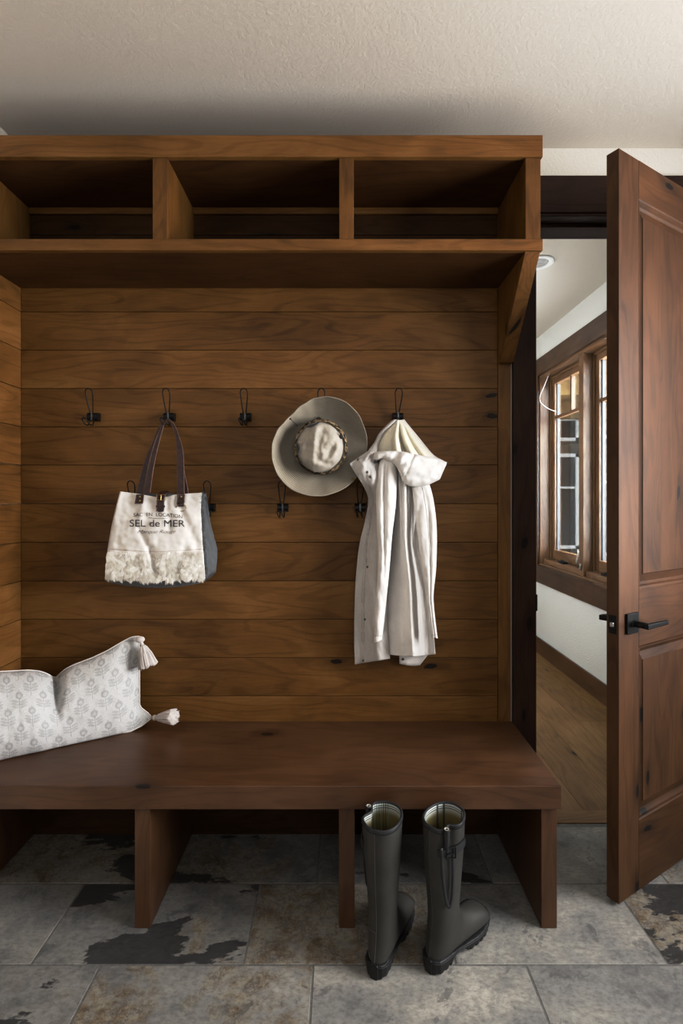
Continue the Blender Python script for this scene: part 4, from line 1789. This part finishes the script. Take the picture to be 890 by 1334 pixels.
def tassel(p_head, p_knot, p_end, r_end, rh=.0105):
    ph, pk, pe = Vector(p_head), Vector(p_knot), Vector(p_end)
    ax = (pe - pk).normalized()
    s1 = ax.orthogonal().normalized()
    s2 = ax.cross(s1)
    q = MB()
    q.ball(ph, rh, 12)
    q.tube([ph, pk], [.006, .0065], 10)
    t = q.build('tassel', M['tassel'], pil, True, matrix=PMx)
    q = MB()
    q.tube([pk + (s1 * cos(a) + s2 * sin(a)) * .0075 for a in [2 * pi * k / 16 for k in range(16)]], .0016, 5, closed=True)
    q.build('binding_thread', M['coat_stitch'], t, True)
    q = MB()
    rt = random.Random(8)
    L = (pe - pk).length

    def skirt(u, v):
        a = 2 * pi * u
        r = lerp(.0085, r_end, v ** .7) * (1 + .10 * sin(9 * a) + .05 * sin(23 * a))
        return pk + ax * L * v * (1 + .05 * sin(5 * a) * v) + (s1 * cos(a) + s2 * sin(a)) * r
    vs = q.grid(skirt, 60, 8, True)
    q.cap(vs[-1])
    for k in range(170):
        a = rt.uniform(0, 2 * pi)
        f = rt.uniform(.35, 1.07)
        rad = s1 * cos(a) + s2 * sin(a)
        q.tube([pk + rad * .005, pk + ax * L * .4 + rad * r_end * f * .68, pk + ax * L * rt.uniform(.9, 1.08) + rad * r_end * f], .0010, 4)
    q.build('tassel_skirt', M['tassel'], t, True)


tassel(W(182.5, 833, 1.965), W(186, 841, 1.960), W(193, 867.5, 1.955), .034, (.0185, .013, .0125))
tassel(W(201.5, 935, 1.965), W(204.5, 935, 1.958), W(227, 933.5, 1.925), .027, .0105)


# ================================================================== BOOTS
RINGS = [((.070, .418), (-.060, .408), .0530), ((.070, .395), (-.060, .386), .0530), ((.069, .360), (-.059, .350), .0520), ((.065, .290), (-.056, .280), .0480),
         ((.059, .220), (-.050, .208), .0430), ((.055, .168), (-.046, .145), .0395), ((.058, .136), (-.050, .092), .0385), ((.070, .117), (-.057, .055), .0365),
         ((.084, .107), (-.059, .030), .0360), ((.100, .100), (-.040, .024), .0365), ((.120, .094), (.010, .024), .0370), ((.143, .088), (.078, .024), .0410),
         ((.166, .080), (.133, .024), .0430), ((.186, .066), (.174, .024), .0390), ((.199, .052), (.195, .026), .0280), ((.206, .040), (.205, .030), .0120)]


def boot_ring(t):
    flat = [(a[0], a[1], b_[0], b_[1], w_) for a, b_, w_ in RINGS]
    return poly(flat, t)


def boot_pt(u, t, phis, grow=0., inner=0.):
    ay, az, by_, bz, w_ = boot_ring(t)
    ang = 2 * pi * u                       # 0 front(A) .. pi back(B); x = sin
    c, s = cos(ang), sin(ang)
    n_ = 2.2
    cc = math.copysign(abs(c) ** (2 / n_), c)
    ss = math.copysign(abs(s) ** (2 / n_), s)
    k = 1.0
    zfade = sm(.27, .415, (az + bz) / 2)
    da = (ang - phis + pi) % (2 * pi) - pi
    k -= .26 * zfade * exp(-(da / .26) ** 2)
    k += .07 * zfade * (exp(-((da - .55) / .25) ** 2) + exp(-((da + .55) / .25) ** 2))
    k = k * (1 - inner) + grow / max(w_, .02)
    my, mz = (ay + by_) / 2, (az + bz) / 2
    hy, hz = (ay - by_) / 2, (az - bz) / 2
    return Vector((w_ * ss * k, my + hy * cc * k, mz + hz * cc * k))


def make_boot(label, loc, rz, phis, plaid, mirror=1):
    t = thing('rubber_boot', label, 'boot', loc, rz, 'pair of rubber boots in front of the bench')
    q = MB()
    vs = q.grid(lambda u, v: boot_pt(u, v, phis), 56, 100, True)
    q.cap(vs[-1])
    q.build('boot_upper', M['rubber'], t, True)
    q = MB()
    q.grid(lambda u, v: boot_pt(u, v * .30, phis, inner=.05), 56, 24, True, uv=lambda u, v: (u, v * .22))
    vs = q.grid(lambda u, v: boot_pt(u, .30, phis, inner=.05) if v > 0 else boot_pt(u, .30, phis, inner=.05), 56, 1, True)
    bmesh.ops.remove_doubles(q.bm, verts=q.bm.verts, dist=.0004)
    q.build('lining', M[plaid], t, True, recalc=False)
    q = MB()       # insole plug deep in the shaft
    ring = [q.bm.verts.new(boot_pt(k / 40, .30, phis, inner=.04)) for k in range(40)]
    q.cap(ring)
    q.build('insole', M['rubber_black'], t)
    q = MB()
    q.grid(lambda u, v: boot_pt(u, lerp(-0.0, .030, v), phis, grow=.0018), 56, 3, True)
    q.tube([boot_pt(k / 56, 0, phis, inner=.022) + Vector((0, 0, .0005)) for k in range(56)], .0034, 6, closed=True)
    q.build('top_trim', M['rubber_trim'], t, True, solid=.001)
    # sole with heel block and lugs
    q = MB()
    st = [(-.065, .012), (-.060, .023), (-.048, .0320), (-.025, .0350), (.005, .0340), (.04, .034), (.075, .0395), (.11, .0450), (.142, .0455), (.17, .0410), (.192, .0315), (.207, .020), (.214, .009)]
    N = 120

    def sole(u, v):
        y = lerp(-.067, .214, v)
        w_ = by_x([(y_, w2) for y_, w2 in st], y)
        top = lerp(.040, .031, sm(-.05, .06, y)) + .010 * sm(.14, .214, y)
        arch = .017 * sm(.000, .016, y) * sm(.080, .060, y)
        lug = .0075 if (int((y + .08) / .011) % 2 == 0) else 0
        if y < -.02:
            lug *= .35
        toe = .012 * sm(.155, .214, y)
        bot = max(arch, lug) + toe
        a = 2 * pi * u
        cc_, ss_ = cos(a), sin(a)
        x = w_ * math.copysign(abs(cc_) ** .35, cc_)
        z = lerp(bot, top, .5 + .5 * math.copysign(abs(ss_) ** .35, ss_))
        if ss_ > 0:
            x *= 1.0
        else:
            x *= .96
        return Vector((x, y, z))
    vs = q.grid(sole, 32, N, True)
    q.cap(vs[0][::-1])
    q.cap(vs[-1])
    q.build('sole', M['rubber_black'], t)
    q = MB()
    q.tube([Vector((w_ * s_ * 1.01, y_, lerp(.034, .025, sm(-.05, .06, y_)) + .010 * sm(.14, .214, y_))) for s_, seq in ((1, st), (-1, st[::-1])) for y_, w_ in seq], .0018, 6, closed=True)
    q.build('sole_line', M['rubber_trim'], t, True)
    # foxing band round heel and toe cap
    q = MB()
    q.grid(lambda u, v: boot_pt(lerp(-.22, .22, u), lerp(.86, 1.0, v), phis, grow=.0016), 30, 16)
    q.build('toe_cap', M['rubber'], t, True, solid=.001)
    # moulded seams
    q = MB()
    q.tube([boot_pt(.5, lerp(.03, .52, k / 50), phis, grow=.0004) for k in range(51)], .0011, 5)
    q.tube([boot_pt(.5 + .27 * mirror * sin(pi * k / 24 * .5), lerp(.37, .47, (k / 24) ** 2), phis, grow=.0004) for k in range(25)], .0010, 5)
    q.tube([boot_pt(.5 + mirror * lerp(.0, .30, k / 24), lerp(.50, .40, (k / 24) ** 1.6), phis, grow=.0004) for k in range(25)], .0010, 5)
    q.build('moulded_seam', M['seam'], t, True)
    # adjuster: folded gusset roll, strap, buckle and hanging loop
    u0 = phis / (2 * pi)
    q = MB()
    P = [boot_pt(u0 + .030, tt, phis, grow=.010) for tt in (.0, .03, .07, .11, .15)]
    P[0].z += .004
    q.tube([P[0] + Vector((cos(a), sin(a), 0)) * .0085 for a in [2 * pi * k / 14 for k in range(14)]], .0022, 5, closed=True)
    q.tube(P, [.0085, .0085, .008, .006, .003], 12, caps=False)
    gf = q.build('gusset_fold', M['rubber_trim'], t, True)
    q = MB()
    q.tube([P[0] + Vector((cos(a), sin(a), 0)) * .0060 for a in [2 * pi * k / 14 for k in range(14)]], .0020, 5, closed=True)
    q.build('fold_lining', M['fold'], gf, True)
    q = MB()
    P = [boot_pt(u0 + a, .135, phis, grow=.0045 + .008 * exp(-(a / .05) ** 2)) for a in [lerp(-.13, .10, k / 20) for k in range(21)]]
    q.ribbon(P, Vector((0, 0, 1)), .021, .004)
    strap_ = q.build('adjuster_strap', M['rubber_trim'], t)
    q = MB()
    pc = boot_pt(u0, .135, phis, grow=.017)
    out = Vector((pc.x, pc.y, 0)).normalized()
    tan_ = Vector((-out.y, out.x, 0))
    q.tube([pc + tan_ * a * .013 + Vector((0, 0, b_ * .015)) for a, b_ in ((-1, -1), (1, -1), (1, 1), (-1, 1))], .0024, 6, closed=True)
    q.tube([pc + tan_ * .013, pc + out * .004 - tan_ * .013], .002, 6)
    q.build('buckle', M['black'], strap_)
    q = MB()
    # hanging strap loop: two legs meeting in a U below the buckle
    legs = [(-.02, .135), (-.024, .20), (-.022, .255), (-.008, .285), (.014, .280), (.036, .25), (.054, .20), (.070, .11)]
    P = [boot_pt(u0 + poly(legs, k / 40)[0], poly(legs, k / 40)[1], phis, grow=.0075) for k in range(41)]
    q.ribbon(P, out * 1.0 + Vector((0, 0, .02)), .003, .0085)
    q.build('strap_loop', M['rubber_trim'], strap_, True)
    return t


LB = (.1185, 1.478, 0)
make_boot('dark olive rubber boot with striped lining seen from its heel, nearer the bench upright', LB, -radians(26), radians(-86), 'plaid0', 1)
make_boot('dark olive rubber boot with window-check lining, toe turned aside, strap and buckle facing out', (.294, 1.482, 0), -radians(49), radians(118), 'plaid1', 1)

# ================================================================== LIGHT
def area(name, loc, rot, sx, sy, e, col, spread=180):
    l = bpy.data.lights.new(name, 'AREA')
    l.shape = 'RECTANGLE'
    l.size, l.size_y = sx, sy
    l.energy = e
    l.color = col
    l.spread = radians(spread)
    o = bpy.data.objects.new(name, l)
    COL.objects.link(o)
    o.location = loc
    o.rotation_euler = [radians(a) for a in rot]
    return o


# daylight through the right-hand window opening; added fill lamp behind the viewer
area('daylight_right', (XR + .06, .75, 1.60), (90, 0, 90), 1.35, 1.5, 96, (.98, .985, 1.0), 125)
area('rear_fill', (.45, YB - .06, 2.10), (80, 0, 0), 2.2, .90, 17, (1.0, .965, .93))
# hall: daylight outside its window, and an added fill light along its left wall
area('daylight_hall', (2.65, 3.15, 1.9), (90, 0, 70), 2.2, 2.0, 640, (.88, .94, 1.0))
area('hall_fill', (.36, 3.9, 1.7), (90, 0, -90), 2.4, 1.6, 15, (1.0, .97, .92))
area('porch_daylight', (6.5, 6.2, 2.3), (70, 0, 75), 3, 2.0, 700, (.90, .95, 1.0))

wd = bpy.data.worlds.new('sky')
wd.use_nodes = True
bg = wd.node_tree.nodes['Background']
bg.inputs[0].default_value = (.80, .88, 1.0, 1)
bg.inputs[1].default_value = .9
SC.world = wd

# ================================================================== CAMERA
cd = bpy.data.cameras.new('camera')
cd.sensor_fit = 'VERTICAL'
cd.sensor_height = 36
cd.lens = F * 36 / 1334
cd.shift_y = -(667 - CY) / 1334
cd.clip_start = .05
cam = bpy.data.objects.new('camera', cd)
COL.objects.link(cam)
cam.location = (0, 0, H)
cam.rotation_euler = (pi / 2, 0, 0)
SC.camera = cam

SC.view_settings.view_transform = 'Standard'
SC.view_settings.look = 'None'
SC.view_settings.exposure = 0
SC.view_settings.use_curve_mapping = True
cm = SC.view_settings.curve_mapping
cv = cm.curves[3]
cv.points.new(.22, .155)
cv.points.new(.62, .66)
cm.update()
